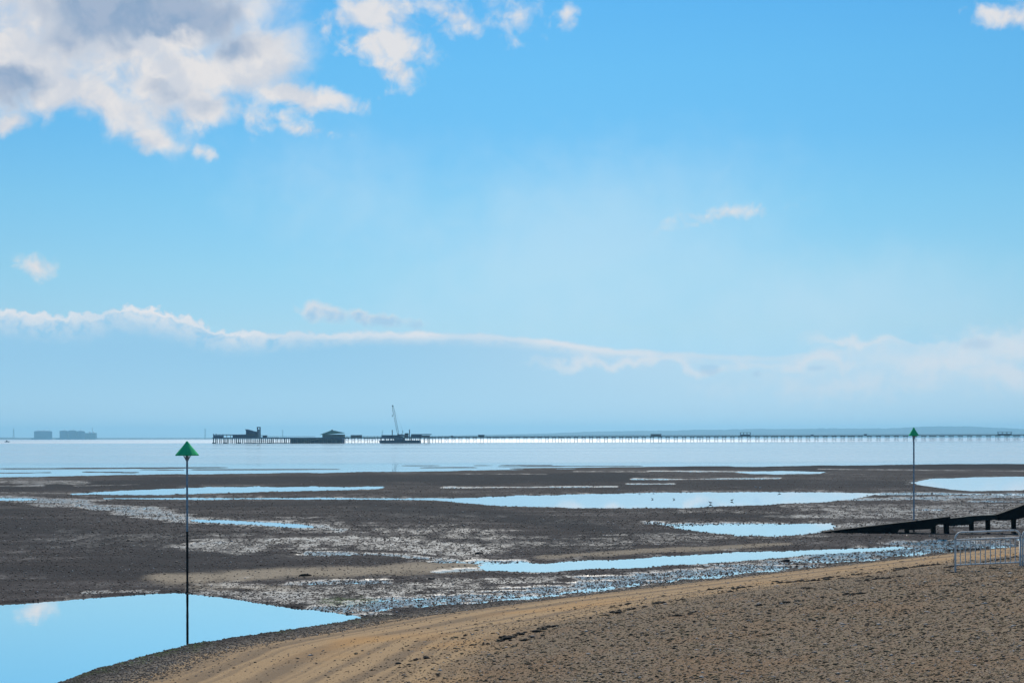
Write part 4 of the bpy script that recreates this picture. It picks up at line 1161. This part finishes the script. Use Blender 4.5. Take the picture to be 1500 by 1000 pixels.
    rim = t.m('MULTIPLY', cover, t.m('SUBTRACT', 1, t.ss(.0, t.ss(2.6, 5.5, U, .52, .24), sd)))
    rim = t.m('MULTIPLY', rim, t.ss(.36, .58, t.m('ADD', bn, t.m('MULTIPLY', t.ss(.12, .0, sd), .25))))
    rim = t.m('MULTIPLY', rim, t.m('MULTIPLY', t.ss(9.8, 12.0, U, 1.0, .2), t.ss(.36, .60, t.noise(UV, .55, 3, .5).outputs[0], .55, 1.0)))
    c = t.mix(rim, c, t.mix(t.ss(6, 12, U), sc((236, 234, 235)), sc((216, 224, 232))))
    # second thinner streak and broken puffs to the right
    st_ = blobs([(9.4, 5.33, 1.5, .10, 1.5, .8), (11.8, 5.34, 1.6, .10, -1, .5), (8.6, 5.3, .5, .1, 0, .7), (13.6, 5.25, 1.3, .30, -6, .55), (12.6, 5.6, 1.6, .22, -2, .42), (15.0, 5.1, .8, .26, 0, .6), (12.7, 4.98, .7, .08, 0, .5), (14.8, 5.5, .8, .2, 0, .5)], U, Vw)
    st_ = t.m('ADD', st_, t.m('MULTIPLY', t.m('ADD', fb, t.m('MULTIPLY', t.m('SUBTRACT', bn2, .5), .5)), .9))
    c = t.mix(t.ss(-.3, .7, st_, 0, .9), c, sc((220, 227, 234)))
    gb = blobs([(10.42, 5.42, .22, .12, 0, .8), (11.1, 5.48, .15, .1, 0, .5), (11.95, 5.4, .25, .07, 0, .6), (14.3, 5.05, .3, .12, 0, .5)], t.m('ADD', U, t.m('MULTIPLY', t.m('SUBTRACT', Uw, U), .4)), V)
    c = t.mix(t.ss(.05, .5, t.m('ADD', gb, t.m('MULTIPLY', fb, .6)), 0, .32), c, sc((150, 188, 220)))
    lowc = t.mix(t.ss(.05, .75, t.m('ADD', t.m('ADD', Dl, t.m('MULTIPLY', t.m('SUBTRACT', bn2, .5), 1.2)), t.m('MULTIPLY', t.m('SUBTRACT', V, 4.62), 2.6))), sc((220, 222, 228)), sc((170, 203, 229)))
    c = t.mix(t.ss(-.05, .55, Dl, 0, .85), c, lowc)
    # only where this part of the sky is; clear air elsewhere
    ok = t.m('MULTIPLY', t.ss(.25, .5, y), t.ss(-.01, .0, z))
    c = t.mix(ok, base, c)
    t.l.new(c, bg.inputs[0]); bg.inputs[1].default_value = .1


sky_world()

# ------------------------------------------------------------------ sun
sd_ = Vector((math.sin(R(SUN_AZ)) * math.cos(R(SUN_EL)), math.cos(R(SUN_AZ)) * math.cos(R(SUN_EL)), math.sin(R(SUN_EL))))
sl = bpy.data.lights.new('sun', 'SUN'); sl.energy = 4.4; sl.angle = R(.5); sl.color = (1, .93, .82)
so = bpy.data.objects.new('sun', sl); col.objects.link(so); so.rotation_euler = sd_.to_track_quat('Z', 'Y').to_euler(); so.location = (0, 0, 60)

# ------------------------------------------------------------------ haze
mb = MB(); mb.box(-16500, 16500, -60, 17000, -1.6, 135)
m = bpy.data.materials.new('pale_haze'); m.use_nodes = True; nt = m.node_tree
for n in list(nt.nodes):
    if n.type != 'OUTPUT_MATERIAL': nt.nodes.remove(n)
pv = nt.nodes.new('ShaderNodeVolumePrincipled'); pv.inputs['Density'].default_value = 9.5e-5; pv.inputs['Color'].default_value = (.34, .73, 1.0, 1); pv.inputs['Anisotropy'].default_value = .4
nt.links.new(pv.outputs[0], [n for n in nt.nodes if n.type == 'OUTPUT_MATERIAL'][0].inputs['Volume'])
tag(mb.build('haze', m), kind='stuff')

# ------------------------------------------------------------------ camera and render settings
cd = bpy.data.cameras.new('camera'); cam = bpy.data.objects.new('camera', cd); col.objects.link(cam)
cam.matrix_world = Matrix.Translation((0, 0, HC)) @ Matrix.Rotation(R(90), 4, 'X') @ Matrix.Rotation(-math.atan(ROLL), 4, 'Z')
cd.sensor_width = 36; cd.lens = 50; cd.shift_y = (HZ - 500) / 1500; cd.clip_start = .1; cd.clip_end = 60000
scene.camera = cam
scene.render.engine = 'CYCLES'
scene.cycles.use_denoising = True
scene.cycles.denoiser = 'OPENIMAGEDENOISE'; scene.cycles.denoising_input_passes = 'RGB_ALBEDO_NORMAL'; scene.cycles.denoising_prefilter = 'ACCURATE'
scene.cycles.volume_bounces = 0; scene.cycles.max_bounces = 5; scene.cycles.caustics_reflective = False; scene.cycles.caustics_refractive = False
scene.cycles.sample_clamp_indirect = 3
scene.view_settings.view_transform = 'Standard'; scene.view_settings.look = 'None'
scene.view_settings.exposure = 0; scene.view_settings.gamma = 1
